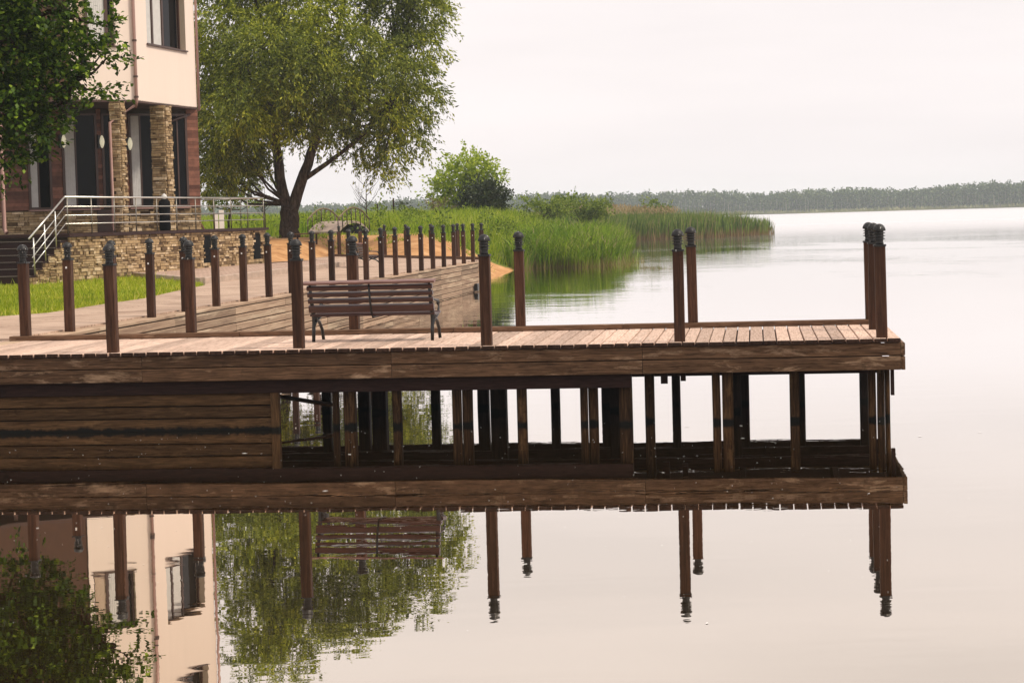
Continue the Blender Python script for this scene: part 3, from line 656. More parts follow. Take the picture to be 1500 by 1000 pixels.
# railing
rl = empty('terrace_railing', (wallT0[0], wallT0[1], ZT), 0, 'bright steel railing of four bars along terrace and down its steps', 'railing')
RO = (wallT0[0], wallT0[1], ZT)
def p3(p, z): return (p[0], p[1], z)
foot = wallT0 - ax * RUN * NS * .95; c1 = wallT1 - ax * .05; c2 = wallT1 - bx_ * 5
for hz, rr, nm in ((1.05, .027, 'handrail'), (.78, .014, 'bar'), (.53, .014, 'bar'), (.29, .014, 'bar')):
    pts = [p3(foot - ax * (.15 if nm == 'handrail' else 0), ZP + hz + .02), p3(wallT0 - ax * .1, ZT + hz), p3(c1, ZT + hz), p3(c2, ZT + hz)]
    rel(MB().tube(pts[:2], rr), RO).build(nm, 'steel', rl, True); rel(MB().tube(pts[1:3], rr), RO).build(nm, 'steel', rl, True); rel(MB().tube(pts[2:], rr * .8), RO).build(nm, 'steel', rl, True)
for s in np.linspace(0.05, WL - .05, 11):
    p = wallT0 + ax * s; rel(MB().tube([p3(p, ZT), p3(p, ZT + 1.04)], .02), RO).build('upright', 'steelpost', rl, True)
for s in np.linspace(.9, 5, 5):
    p = wallT1 - bx_ * s; rel(MB().tube([p3(p, ZT), p3(p, ZT + 1.04)], .018), RO).build('upright', 'steelpost', rl, True)
for k in (0, 1, 2):
    fr_ = k / 2 * .62 + .33; p = wallT0 * (1 - fr_) + foot * fr_; zz = ZT * (1 - fr_) + (ZP) * fr_
    rel(MB().tube([p3(p, zz - .05), p3(p, zz + 1.04)], .02), RO).build('upright', 'steel', rl, True)

# ================================================================ HOUSE
hC = aty(197, 147, 62.0); hE = aty(288.5, 157, 66.8); hL = aty(104, 146, 60.9); ZS = hC[2]
HC, HE, HL = hC[:2], hE[:2], hL[:2]
HO = (HC[0], HC[1], ZT)
hs_ = empty('house', HO, 0, 'two-tone house with pale overhanging upper floors, stone columns and wood-clad ground floor', 'house')
def hb(b, name, mt, parent=None, smooth=False):
    return rel(b, HO).build(name, mt, parent or hs_, smooth)
ZR = 16.0
def facade(P0, P1, z0, z1, holes, depth=.28):
    """outer skin with window openings: holes in (s0, s1, z0, z1); returns wall MB and reveal MB"""
    P0, P1 = np.array(P0), np.array(P1); L_ = np.linalg.norm(P1 - P0); e = (P1 - P0) / L_; n = np.array([e[1], -e[0]])
    ss = sorted({0, L_, *[h[0] for h in holes], *[h[1] for h in holes]}); zs = sorted({z0, z1, *[h[2] for h in holes], *[h[3] for h in holes]})
    b = MB(); rvs = []; P = lambda s, z, d=0: (*(P0 + e * s - n * d), z)
    for i in range(len(ss) - 1):
        for j in range(len(zs) - 1):
            sm, zm = (ss[i] + ss[i + 1]) / 2, (zs[j] + zs[j + 1]) / 2
            if any(h[0] < sm < h[1] and h[2] < zm < h[3] for h in holes): continue
            b.add([P(ss[i], zs[j]), P(ss[i + 1], zs[j]), P(ss[i + 1], zs[j + 1]), P(ss[i], zs[j + 1])], [(0, 1, 2, 3)])
    for a, c, d0, d1 in holes:
        rv = MB(); rvs.append(rv)
        rv.add([P(a, d0), P(a, d0, depth), P(a, d1, depth), P(a, d1)], [(0, 1, 2, 3)])
        rv.add([P(c, d0), P(c, d1), P(c, d1, depth), P(c, d0, depth)], [(0, 1, 2, 3)])
        rv.add([P(a, d0), P(c, d0), P(c, d0, depth), P(a, d0, depth)], [(0, 1, 2, 3)])
        rv.add([P(a, d1), P(a, d1, depth), P(c, d1, depth), P(c, d1)], [(0, 1, 2, 3)])
    return b, rvs, (lambda s, z, d=0: P(s, z, d)), e, n
def window(P, e, n, s0, s1, z0, z1, depth, mull, curtains, sill=True):
    """frame bars, glass and curtains set back in the opening"""
    w = None
    def bar(a, c, d0, d1, t0, t1):
        b = MB(); q = [P(a, 0, t0), P(c, 0, t0), P(c, 0, t1), P(a, 0, t1)]
        return b.prism([(x[0], x[1]) for x in q], d0, d1)
    fb = MB(); T = .07
    for args in ((s0, s1, z0, z0 + T), (s0, s1, z1 - T, z1), (s0, s0 + T, z0, z1), (s1 - T, s1, z0, z1)):
        q = bar(*args, depth - .06, depth + .02); fb.add(q.v, q.f)
    w = hb(fb, 'window', 'frame')
    for mm in mull:
        x = s0 + (s1 - s0) * mm; hb(bar(x - .05, x + .05, z0 + T, z1 - T, depth - .05, depth + .02), 'mullion', 'frame', w)
    hb(bar(s0 + T, s1 - T, z0 + T, z1 - T, depth + .03, depth + .04), 'pane', 'glass', w)
    for a, c, mt in curtains:
        b = MB(); nfold = 9; a_, c_ = s0 + (s1 - s0) * a, s0 + (s1 - s0) * c; pts = []
        for i in range(nfold * 2 + 1):
            x = a_ + (c_ - a_) * i / (nfold * 2); pts.append((x, depth - .005 + (.012 if i % 2 else 0)))
        for (x, d), (x2, d2) in zip(pts[:-1], pts[1:]):
            b.add([P(x, z0 + T, d), P(x2, z0 + T, d2), P(x2, z1 - T, d2), P(x, z1 - T, d)], [(0, 1, 2, 3)])
        hb(b, 'curtain', mt, w)
    if sill:
        q = bar(s0 - .06, s1 + .06, z0 - .05, z0 - .004, -.06, depth - .07); hb(q, 'sill', 'frame', w)
def splane(P0, P1, px, py):
    e = (P1 - P0) / np.linalg.norm(P1 - P0); n = np.array([e[1], -e[0]]); r = ray(px, py); k = (P0 @ n) / (r[:2] @ n)
    q = r * k; return (q[:2] - P0) @ e, q[2] + H
# right face of the upper floors
wa, zb0 = splane(HC, HE, 215.5, 66); wb, zb1 = splane(HC, HE, 272.5, 77); zb = (zb0 + zb1) / 2 + .05
holes = [(wa, wb, zb, zb + 2.0), (wa, wb, zb + 4.15, zb + 6.15)]
b, rv, P, e, n = facade(HC, HE, ZS, ZR, holes); hb(b, 'wall', 'stucco'); [hb(r_, 'window_reveal', 'reveal') for r_ in rv]
for h_ in holes: window(P, e, n, *h_, .26, (.30, .56), ((.03, .28, 'curtain'), (.32, .54, 'curtain')))
hb(MB().prism([tuple(HE + n * .0), tuple(HE - n * 9), tuple(HE - n * 9 - e * .02), tuple(HE - e * .02)], ZS, ZR), 'wall', 'stucco')
nR, eR = n, e
# left face
la, zl0 = splane(HL, HC, 104.5 + 3, 66); lb, zl1 = splane(HL, HC, 169, 67); zl = zl1
holes = [(la, lb, zl, zl + 2.0), (la, lb, zl + 4.15, zl + 6.15)]
b, rv, P, e, n = facade(HL, HC, ZS, ZR, holes); hb(b, 'wall', 'stucco'); [hb(r_, 'window_reveal', 'reveal') for r_ in rv]
for h_ in holes: window(P, e, n, *h_, .20, (.36, .84), ((.05, .33, 'blind'), (.40, .80, 'curtain')))
nL = n; HLL = HL - e * 9 - n * 1.2
b, rv, P2, e2, n2 = facade(HLL, HL - n * .05 - e * .0, ZS, ZR, []); hb(b, 'brown_wall', 'brownwall')
backpt = HE - nR * 9
hb(MB().prism([tuple(p) for p in (HLL, HL, HC, HE, backpt, HLL + np.array([2, 8]))], ZS - .06, ZS + .02), 'soffit', 'soffit')
hb(MB().prism([tuple(p) for p in (HLL, HL, HC, HE, backpt, HLL + np.array([2, 8]))], ZR, ZR + .4), 'roof', 'frame')
# downpipes
def pipe(top, pts, mt, name='drainpipe', r=.055):
    pp = hb(MB().tube(pts, r, 10), name, mt, None, True)
    return pp
c3 = HC + (nR + nL) / 2 * .10
pp = pipe(None, [p3(c3, ZR - .2), p3(c3, ZS - .05), p3(c3 - nL * .12, ZS - .22)], 'pipe')
for zz in (ZS + 1.9, ZS + .75, ZS + .1, ZS + 4.2, ZS + 6.5): hb(MB().lathe([(.055, zz - .03), (.075, zz - .03), (.075, zz + .03), (.055, zz + .03)], 12, tuple(c3)), 'clamp', 'frame', pp)
c4 = HE + nR * .07 + eR * .02; pipe(None, [p3(c4, ZR - .2), p3(c4, ZS - .1), p3(c4 - nR * .2 - eR * .1, ZS - .2)], 'pipe', r=.045)
# ground floor wall, one plane running left from the far corner
e = (HC - HL) / np.linalg.norm(HC - HL); GE = HE.copy(); G0 = GE - e * 15; nG = np.array([e[1], -e[0]])
GP_ = lambda px, py: splane(G0, GE, px, py)
hb(MB().prism([tuple(p) for p in (G0, GE, GE - nG * .2, G0 - nG * .2)], ZT, ZS - .06), 'wall', 'mortar')
hb(MB().prism([tuple(p) for p in (GE, GE - nG * 8, GE - nG * 8 - e * .2, GE - e * .2)], ZT, ZS - .06), 'side_wall', 'soffit')
def gbox(s0, s1, z0, z1, d0, d1):
    q = [G0 + e * s0 + nG * d0, G0 + e * s1 + nG * d0, G0 + e * s1 + nG * d1, G0 + e * s0 + nG * d1]
    return MB().prism([tuple(x) for x in q], z0, z1)
ZSILL = 3.2
wins = [(92.5, 140, 'door'), (190.5, 226, 'win'), (250, 272.5, 'win'), (41.5, 72, 'win'), (151, 163, 'dark')]
spans = []
for x0, x1, kd in wins:
    s0, s1 = GP_(x0, 230)[0], GP_(x1, 230)[0]; spans.append((s0, s1, kd))
# cladding boards between the windows
cl = MB(); z = ZSILL
while z < ZS - .08:
    h_ = .125; cuts = [0] + sorted([v_ for s0, s1, _ in spans for v_ in (s0 - .05, s1 + .05)]) + [15]
    for i in range(0, len(cuts), 2):
        q = gbox(cuts[i], cuts[i + 1], z + .006, min(z + h_, ZS - .07), .0, .03 + random.uniform(0, .006)); cl.add(q.v, q.f)
    z += h_
tag(hb(cl, 'cladding', 'cladding'), kind='stuff')
# stone plinth
ds0, ds1 = spans[0][:2]
pln = stonework(G0, G0 + e * (GP_(142, 320)[0]), ZT, ZSILL - .03, nG); pln = stonework(G0 + e * GP_(189, 320)[0], GE, ZT, ZSILL - .03, nG, pln)
tag(hb(pln, 'plinth_stones', 'stone'), kind='stuff')
cl = MB()
for s0, s1 in ((GP_(142, 320)[0], GP_(189, 320)[0]),):
    q = gbox(s0 + .02, s1 - .02, ZT, ZSILL - .01, 0, .035); cl.add(q.v, q.f)
hb(cl, 'lower_panel', 'frame')
for s0, s1, kd in spans:
    z0 = ZSILL + .02; z1 = ZS - .22
    f_ = MB()
    for a in ((s0 - .05, s0 + .03, z0, z1), (s1 - .03, s1 + .05, z0, z1), (s0 + .03, s1 - .03, z1 - .07, z1), (s0 + .03, s1 - .03, z0, z0 + .07)):
        q = gbox(*a, .0, .07); f_.add(q.v, q.f)
    w_ = hb(f_, 'window', 'frame')
    hb(gbox(s0 + .03, s1 - .03, z0 + .07, z1 - .07, .0, .03), 'pane', 'glass', w_)
    if kd != 'dark':
        fr_ = {'door': .34, 'win': .38}[kd]
        if (s0, s1) != spans[2][:2]:
            cb = MB(); a_, c_ = s0 + .04, s0 + (s1 - s0) * fr_
            for i in range(10):
                q = gbox(a_ + (c_ - a_) * i / 10, a_ + (c_ - a_) * (i + 1) / 10, z0 + .08, z1 - .08, .031, .036 + .008 * (i % 2)); cb.add(q.v, q.f)
            hb(cb, 'curtain', 'curtain', w_)
        hb(gbox(s0 + (s1 - s0) * fr_ + .01, s0 + (s1 - s0) * fr_ + .06, z0 + .07, z1 - .07, .0305, .06), 'mullion', 'frame', w_)
        hb(gbox(s0 - .08, s1 + .08, z0 - .05, z0 - .003, .0, .12), 'sill', 'pipe', w_)
# wall lamps
for px, py in ((91, 207.5), (147, 208), (188, 211)):
    s, z = GP_(px, py); c = G0 + e * s + nG * .16
    lp = hb(MB().lathe([(.02, z - .21), (.05, z - .16), (.08, z - .06), (.085, z), (.08, z + .06), (.05, z + .16), (.02, z + .21)], 14, tuple(c)), 'wall_lamp', 'lampglass', None, True)
    q = gbox(s - .13, s - .05, z - .22, z + .22, .036, .16); hb(q, 'lamp_bracket', 'iron', lp)
# stone columns
def column(pxa, pxb, Y, sz):
    c = (aty(pxa, 250, Y)[:2] + aty(pxb, 250, Y)[:2]) / 2; hw = sz / 2
    cn = [c - eR * hw + nR * hw, c + eR * hw + nR * hw, c + eR * hw - nR * hw, c - eR * hw - nR * hw]
    k = hb(MB().prism([tuple(p) for p in cn], ZT, ZS - .07), 'column', 'mortar')
    b = stonework(cn[0], cn[1], ZT, ZS - .07, nR); stonework(cn[3], cn[0], ZT, ZS - .07, -eR, b); stonework(cn[1], cn[2], ZT, ZS - .07, eR, b)
    tag(hb(b, 'column_stones', 'stone', k), kind='stuff')
column(166, 182.5, 61.3, .34); column(226, 250.5, 64.0, .50)
# under-soffit pipes
c5 = aty(163, 240, 61.0)[:2]
pipe(None, [p3(c3 - nL * .1, ZS - .15), p3(c5, ZS - .75), p3(c5, ZT + .15), p3(c5 + nL * .1, ZT + .05)], 'pipe', r=.05)
pipe(None, [p3(c4 - nR * .15, ZS - .15), p3(c4 - nR * .9 - eR * 1.2, ZS - .6)], 'pipedark', r=.06)
c6 = aty(5, 300, 60.3)[:2]; pipe(None, [p3(c6, ZS - .1), p3(c6, ZT + .2), p3(c6 + nL * .2, ZT + .08)], 'pipe', r=.07)
# covered stand on the terrace
p = aty(241.5, 320, 62.5)[:2]; st = empty('covered_stand', (p[0], p[1], ZT), 0, 'tall black covered stand with pale knob behind the terrace railing', 'stand')
MB().lathe([(.17, 0), (.19, .1), (.17, .5), (.2, .8), (.18, .95), (.10, 1.02)], 12).build('cover', 'black', st, True)
MB().lathe([(.10, 1.0), (.03, 1.01), (.09, 1.06), (.09, 1.13), (.03, 1.19), (.01, 1.2)], 12).build('knob', 'curtain', st, True)

# ================================================================ BENCHES
def bench_slat(parent, L_, y, z, d, h_, rx, name='slat', mt='slat'):
    ob = MB().bev(-L_ / 2, L_ / 2, -d / 2, d / 2, -h_ / 2, h_ / 2, .012).build(name, mt, parent, loc=(0, y, z)); ob.rotation_euler.x = rx; return ob
def make_bench(loc, rz, L_, label):
    r = empty('park_bench', loc, rz, label, 'bench')
    ln = R(16)
    bench_slat(r, L_ + .10, -.15, .785, .13, .035, R(9), 'top_slat', 'slatpale')
    for i, z in enumerate((.715, .63, .545)): bench_slat(r, L_ + .02, -.12 + i * .024, z, .062, .060, ln + .06)
    bench_slat(r, L_ + .02, -.042, .44, .06, .10, ln + .06)
    for i in range(5): bench_slat(r, L_ + .02, .02 + i * .085, .355 - .012 * math.sin(i * .8), .07, .035, 0, 'seat_slat')
    for sx in (-1, 1):
        x = sx * (L_ / 2 - .03); g = MB()
        g.tube([(x, -.02, 0), (x, .005, .16), (x, .03, .33), (x, -.03, .45), (x, -.09, .6), (x, -.14, .77)], [.022, .025, .028, .028, .024, .018], 8)
        g.tube([(x, .50, 0), (x, .44, .14), (x, .30, .25), (x, .14, .29), (x, .05, .34)], .023, 8)
        g.tube([(x, .02, .20), (x, .14, .27), (x, .30, .30), (x, .42, .33)], .019, 8)
        g.tube([(x, .40, .33), (x, .46, .40), (x, .47, .47), (x, .42, .51), (x, .38, .48), (x, .41, .45)], .015, 8)
        g.tube([(x, -.06, .52), (x, .12, .53), (x, .34, .51), (x, .44, .50)], .016, 8)
        g.tube([(x, .03, .33), (x, .2, .325), (x, .42, .33)], .018, 8)
        g.build('side_frame', 'iron', r, True)
    g = MB(); g.tube([(0, .40, .325), (0, .03, .32), (0, -.055, .40), (0, -.115, .56), (0, -.155, .76)], .016, 6); g.build('middle_brace', 'iron', r, True)
    return r
fl, frt = at(459, 501, ZD), at(635, 498, ZD); c = (fl + frt) / 2; an = math.atan2(frt[1] - fl[1], frt[0] - fl[0])
make_bench((c[0], c[1], ZD), an, 1.66, 'dark red slatted bench with black iron sides on the pier')
p = at(528, 391, ZD + .03); make_bench((p[0], p[1], ZD + .03), R(-70), 1.7, 'slatted bench with iron legs on the far boardwalk, seen end-on')
# low bench on the sand
lb_p = aty(450, 357, 86); gz = float(ground(np.array([[lb_p[0], 86]]))[0])
lb = empty('low_bench', (lb_p[0], 86, gz), .15, 'low backless plank bench on the sand by the big willow', 'bench')
MB().bev(-.55, .55, -.16, .16, .36, .41).build('seat', 'kerb', lb)
for sx in (-.42, .42): MB().box(sx - .04, sx + .04, -.12, .12, -.1, .359).build('leg', 'darkbeam', lb)

# ================================================================ GARDEN FOOTBRIDGE
by = 103.0; bp0 = aty(476, 340, by); gz = float(ground(np.array([[bp0[0], by]]))[0]) - .05
fbz = gz
bz = lambda u, top: fbz + .15 + top * (1 - u * u)
A0 = aty(451, 335, by)[:2]; A1 = aty(498, 335, by + 2.2)[:2]; B0 = aty(495.5, 335, by - 1.4)[:2]; B1 = aty(541, 335, by + .8)[:2]
fbg = empty('footbridge', (A0[0], A0[1], fbz), 0, 'small arched garden footbridge with curved brown metal railings', 'footbridge')
FO = (A0[0], A0[1], fbz); NU = 14; b = MB()
us = np.linspace(-1, 1, NU + 1)
for u0, u1 in zip(us[:-1], us[1:]):
    k0, k1 = (u0 + 1) / 2, (u1 + 1) / 2
    q = [A0 + (A1 - A0) * k0, B0 + (B1 - B0) * k0, B0 + (B1 - B0) * k1, A0 + (A1 - A0) * k1]; z0, z1 = bz(u0, .55), bz(u1, .55)
    v = [p3(q[0], z0), p3(q[1], z0), p3(q[2], z1), p3(q[3], z1)] + [p3(q[0], z0 - .12), p3(q[1], z0 - .12), p3(q[2], z1 - .12), p3(q[3], z1 - .12)]
    b.add(v, [(0, 1, 2, 3), (7, 6, 5, 4), (1, 5, 6, 2), (0, 3, 7, 4), (0, 4, 5, 1), (3, 2, 6, 7)])
rel(b, FO).build('arched_deck', 'plaster', fbg)
for (P0, P1) in ((A0, A1), (B0, B1)):
    pts = [p3(P0 + (P1 - P0) * (u + 1) / 2, bz(u, .62) + .62) for u in np.linspace(-1, 1, 15)]
    rel(MB().tube(pts, .045, 8), FO).build('handrail', 'bronze', fbg, True)
    for u in np.linspace(-1, 1, 8):
        p = P0 + (P1 - P0) * (u + 1) / 2; rel(MB().tube([p3(p, bz(u, .55) - .25), p3(p, bz(u, .62) + .62)], .034, 6), FO).build('baluster', 'frame', fbg, True)
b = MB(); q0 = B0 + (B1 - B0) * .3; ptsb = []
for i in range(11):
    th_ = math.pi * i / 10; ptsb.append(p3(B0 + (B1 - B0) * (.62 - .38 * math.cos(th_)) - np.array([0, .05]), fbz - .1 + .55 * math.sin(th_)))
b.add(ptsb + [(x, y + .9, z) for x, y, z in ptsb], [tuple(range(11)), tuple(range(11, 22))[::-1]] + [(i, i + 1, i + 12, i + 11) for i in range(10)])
rel(b, FO).build('arch_shadow_board', 'black', fbg)  # black board standing in for the shade under the arch

# white-washed post with brace and small tree stakes by the terrace
p = aty(325, 332, 80)[:2]; gz = float(ground(p)[0]); gs = empty('gate_frame', (p[0], p[1], gz), .1, 'white painted post with slanted wooden brace beyond the terrace', 'post')
MB().box(-.10, .10, -.06, .06, -.1, 1.9).build('board', 'white', gs); MB().box(-.28, -.14, -.05, .05, -.1, 1.75).build('board', 'white', gs)
MB().tube([(-.95, 0, 1.5), (-.15, .02, .1)], .05, 6).build('brace', 'kerb', gs)

# ================================================================ TREES
m, t, o = mat('fissured_bark'); v, _, src = objvec(t, (5, 5, .9), rnd=False); n_ = noise(t, v, 2.0, 6, .7, .5)
c = ramp(t, [(.36, (.014, .009, .006)), (.52, (.062, .042, .030)), (.7, (.14, .105, .08))]); t.links.new(n_, c.inputs[0]); bsdf(t, o, c.outputs[0], .95, bump=n_, bstr=1.0, bdist=.05, spec=.1); MAT['bark'] = m
MAT['willow'] = leafmat('willow_leaves', [(0, (.046, .068, .006)), (.4, (.125, .168, .014)), (.8, (.25, .29, .03)), (1, (.42, .45, .09))], .45, clump=(.34, (1.75, 1.6, .85)))
MAT['linden'] = leafmat('linden_leaves', [(0, (.010, .026, .003)), (.5, (.034, .075, .006)), (.85, (.085, .15, .012)), (1, (.22, .31, .035))], .36, clump=(.5, (1.6, 1.5, 1.1)), rough=.5, spec=.2)
MAT['bright'] = leafmat('bright_leaves', [(0, (.17, .25, .012)), (.5, (.36, .46, .03)), (1, (.54, .60, .08))], .5)
MAT['darkbush'] = leafmat('dark_bush_leaves', [(0, (.016, .030, .008)), (.6, (.035, .055, .014)), (1, (.075, .085, .03))], .2)
MAT['midbush'] = leafmat('bush_leaves', [(0, (.065, .11, .009)), (.6, (.18, .255, .02)), (1, (.34, .40, .06))], .45)
MAT['drybush'] = leafmat('dry_bush_leaves', [(0, (.13, .11, .045)), (1, (.26, .20, .10))], .3)
def limb(b, pts, r0, r1, n=8):
    pts = [Vector(p) for p in pts]; k = len(pts)
    # subdivide with a little wander
    q = []
    for i in range(k - 1):
        for j in range(3):
            f_ = j / 3; q.append(pts[i].lerp(pts[i + 1], f_) + (Vector((random.gauss(0, 1), random.gauss(0, 1), random.gauss(0, .5))) * r0 * .07 if (i or j) else Vector()))
    q.append(pts[-1]); b.tube(q, [r0 + (r1 - r0) * (i / (len(q) - 1)) for i in range(len(q))], n)
def blob_pts(c, r, n, shell=.45):
    u = unit(rng.normal(size=(n, 3))); k = shell + (1 - shell) * rng.random(n) ** .6
    return np.array(c) + u * k[:, None] * np.array(r), u
def make_tree(name, label, base, trunk_pts, r0, r1, clumps, leaf, per, mt, cat='tree', hang=0, group=None, twig=.02, K=18, jit=.42, flat=.9):
    """clumps: [(centre, radii)], leaf=(L, W), per = leaves per m3-ish clump"""
    rt = empty(name, base, 0, label, cat, group)
    tb = MB()
    for pts, a, b_ in trunk_pts: limb(tb, pts, a, b_)
    forks = [pts[-1] for pts, _, _ in trunk_pts]
    V = []
    for c, r in clumps:
        c = np.array(c); r = np.array(r); vol = r[0] * r[1] * r[2]
        f0 = min(forks, key=lambda q: np.linalg.norm(np.array(q) - c)); mid = (np.array(f0) * .5 + c * .5) + np.array([0, 0, -.1 * np.linalg.norm(c - np.array(f0))])
        limb(tb, [tuple(f0), tuple(mid), tuple(c + np.array([0, 0, .2]) * r)], r1 * .8, twig, 5)
        n = int(per * vol ** .75)
        # sprays: twig-like groups of leaves so that the mass reads as tufts
        ns = max(6, n // K); S0, U = blob_pts(c, r, ns, .5)
        for s_, u_ in zip(S0, U):
            d = u_ * np.array([1, 1, .6]) + rng.normal(size=3) * .45 + np.array([0, 0, .15 - hang]); d = d / np.linalg.norm(d)
            ln_ = rng.uniform(.35, .9) * (leaf[0] * 7); k = K
            tt = rng.uniform(0, 1, k); C = s_ + d * (tt * ln_)[:, None] + rng.normal(size=(k, 3)) * leaf[0] * jit * np.array([1, 1, .6 if flat > 1.5 else 1])
            C[:, 2] -= hang * .5 * ln_ * tt ** 2
            D = d + rng.normal(size=(k, 3)) * .55 + np.array([0, 0, -hang * .9])
            V.append(leaves(C, D, leaf[0] * rng.uniform(.7, 1.3, k), leaf[1] * rng.uniform(.7, 1.3, k), flat))
    rel(tb, base).build('trunk', 'bark', rt, True)
    npmesh('crown', np.vstack(V), 4, mt, rt, base)
    return rt
# --- the big willow
WD = 88.0; wb_ = aty(424, 350, WD); wb_[2] = float(ground(wb_[:2])[0]) - .1
PXW = lambda x, y, d=0: tuple(aty(x, y, WD + d))
tr = [([tuple(wb_), PXW(424, 330), PXW(424, 300)], .50, .41),
      ([PXW(424, 312), PXW(410, 260), PXW(404, 205), PXW(398, 150), PXW(385, 70)], .29, .11),
      ([PXW(426, 312), PXW(440, 270), PXW(456, 225), PXW(470, 175), PXW(486, 110, 1), PXW(500, 30, 1)], .29, .10),
      ([PXW(446, 262), PXW(478, 240), PXW(500, 224), PXW(540, 190, -1), PXW(580, 150, -1)], .13, .06),
      ([PXW(404, 205), PXW(372, 150, -1), PXW(345, 90, -2)], .16, .07),
      ([PXW(470, 175), PXW(530, 110, 1), PXW(580, 60, 1)], .15, .07),
      ([PXW(385, 70), PXW(370, -40), PXW(365, -110)], .14, .06), ([PXW(500, 30, 1), PXW(510, -60), PXW(505, -120)], .13, .06)]
wc = []
for x, y, r_, d in [(325, 40, 46, -1), (375, 15, 46, 1), (430, 20, 44, -1), (485, 30, 40, -2), (520, 70, 46, -2), (570, 30, 48, 1), (615, 20, 42, 1), (612, 70, 38, 0), (590, 110, 40, -1), (610, 140, 34, 0), (560, 150, 44, -1),
                    (520, 165, 40, 1), (480, 120, 46, -2), (430, 90, 50, -1), (375, 85, 50, -2), (325, 105, 46, -1), (335, 160, 46, -1), (380, 150, 46, 0), (430, 150, 42, -1), (470, 180, 34, 1), (350, 205, 40, 0), (315, 200, 36, -1),
                    (320, 245, 34, 0), (345, 248, 32, 1), (375, 205, 28, 1), (595, 180, 34, 0), (570, 205, 28, -1), (545, 215, 24, 0), (555, 250, 18, -1), (575, 238, 16, 0), (520, 225, 16, 1), (615, 210, 16, 0), (500, 195, 22, 0),
                    (330, -30, 50, 0), (390, -50, 54, 0), (450, -45, 52, 1), (510, -40, 50, 0), (570, -35, 46, 0), (620, -25, 36, 0), (350, -100, 54, 0), (420, -110, 52, 0), (480, -115, 46, 0), (380, -165, 46, 0), (335, -160, 40, 1), (520, -95, 40, 0), (590, -75, 34, 0), (440, 50, 40, 4), (560, 90, 40, 4), (380, 120, 40, 4), (400, 175, 30, -2), (440, 185, 26, -2), (470, 150, 30, -2), (425, 120, 34, -3), (510, 130, 34, -2), (455, 80, 34, -3), (305, 165, 28, -1), (300, 225, 26, 0), (330, 268, 20, 0), (305, 270, 18, 1), (360, 232, 24, -1), (385, 232, 18, 1), (350, 170, 34, -3), (300, 60, 34, -1), (300, 120, 32, 0), (395, 60, 36, -3), (355, 135, 34, -3)]:
    k = r_ * WD / F * .9; wc.append((PXW(x, y, d * 1.6), (k * 1.0, k * 1.1, k * .80)))
make_tree('willow_tree', 'large spreading willow with forked dark trunk behind the house terrace', tuple(wb_), tr, .6, .10, wc, (.19, .070), 2500, 'willow', hang=.55, K=24, jit=.34)
# --- linden at the house front, trunk outside the picture
LD = 37.5; lbp = aty(-165, 400, LD); lbp[2] = 1.0
PXL = lambda x, y, d=0: tuple(aty(x, y, LD + d))
tr = [([tuple(lbp), PXL(-163, 340), PXL(-160, 260)], .26, .22), ([PXL(-160, 260), PXL(-130, 180), PXL(-60, 110), PXL(20, 70)], .16, .06), ([PXL(-160, 260), PXL(-165, 120), PXL(-150, -20), PXL(-130, -120)], .19, .06),
      ([PXL(-160, 250), PXL(-90, 200), PXL(-20, 185)], .12, .05), ([PXL(-60, 110), PXL(40, 30), PXL(90, 10)], .08, .04), ([PXL(-20, 185), PXL(50, 150), PXL(110, 120)], .06, .03)]
lc = []
for x, y, r_, d in [(20, 20, 58, 0), (70, 15, 40, -.5), (40, 75, 58, 0), (88, 60, 42, .3), (122, 62, 30, 0), (148, 52, 20, 0), (95, 100, 40, 0), (132, 92, 26, 0), (158, 86, 18, 0), (174, 82, 12, 0), (110, 125, 28, 0), (130, 140, 16, 0), (155, 137, 9, 0), (60, 135, 44, 0), (20, 150, 52, -.5), (75, 175, 26, 0),
                    (40, 195, 36, 0), (85, 195, 16, 0), (10, 215, 36, 0), (50, 225, 24, 0), (20, 245, 22, 0), (-40, 60, 80, 0), (-30, 150, 70, 0), (-60, -20, 80, 0), (30, -40, 60, 0), (75, -30, 40, 0), (105, -5, 22, 0), (-110, 120, 80, 1), (-120, 10, 90, 1), (-200, 60, 90, 1), (-220, 150, 70, 0), (-180, -60, 90, 0), (-90, -110, 80, 0), (0, -100, 60, 0), (168, 42, 10, 0), (120, 36, 22, 0), (30, 110, 50, 3), (-10, 40, 60, 3), (70, 50, 40, 3)]:
    k = r_ * LD / F; lc.append((PXL(x - 11, y - 2, d), (k, k * 1.1, k * .66)))
make_tree('linden_tree', 'dark green broadleaf tree overhanging the left front of the house', tuple(lbp), tr, .26, .05, lc, (.115, .08), 3300, 'linden', hang=.15, twig=.012, K=22, jit=.6, flat=2.2)
# --- smaller trees and bushes beyond
def bush(name, label, cat, D, cl, leaf, per, mt, hang=0.0, group=None, r0=.08, base=None):
    xs_ = [c[0] for c in cl]; bx0, by0 = base or (sum(xs_) / len(xs_), 312)
    p = aty(bx0, by0, D); z0 = float(ground(p[:2])[0]) if (p[1] < 300) else .5; bs = (p[0], p[1], z0 - .05)
    cc = []
    for x, y, r_, d in cl:
        k = max(r_ - leaf[0] * 3.2 * F / D * .32, r_ * .6) * D / F; cc.append((tuple(aty(x, y + 3, D + d)), (k, k, k * .9)))
    top = aty(bx0, min(c[1] for c in cl) + 12, D)
    return make_tree(name, label, bs, [([bs, (bs[0], bs[1], bs[2] + (top[2] - bs[2]) * .35), (bs[0] + .1, bs[1], bs[2] + (top[2] - bs[2]) * .6)], r0, r0 * .6)], r0, r0 * .5, cc, leaf, per, mt, cat, hang, group)
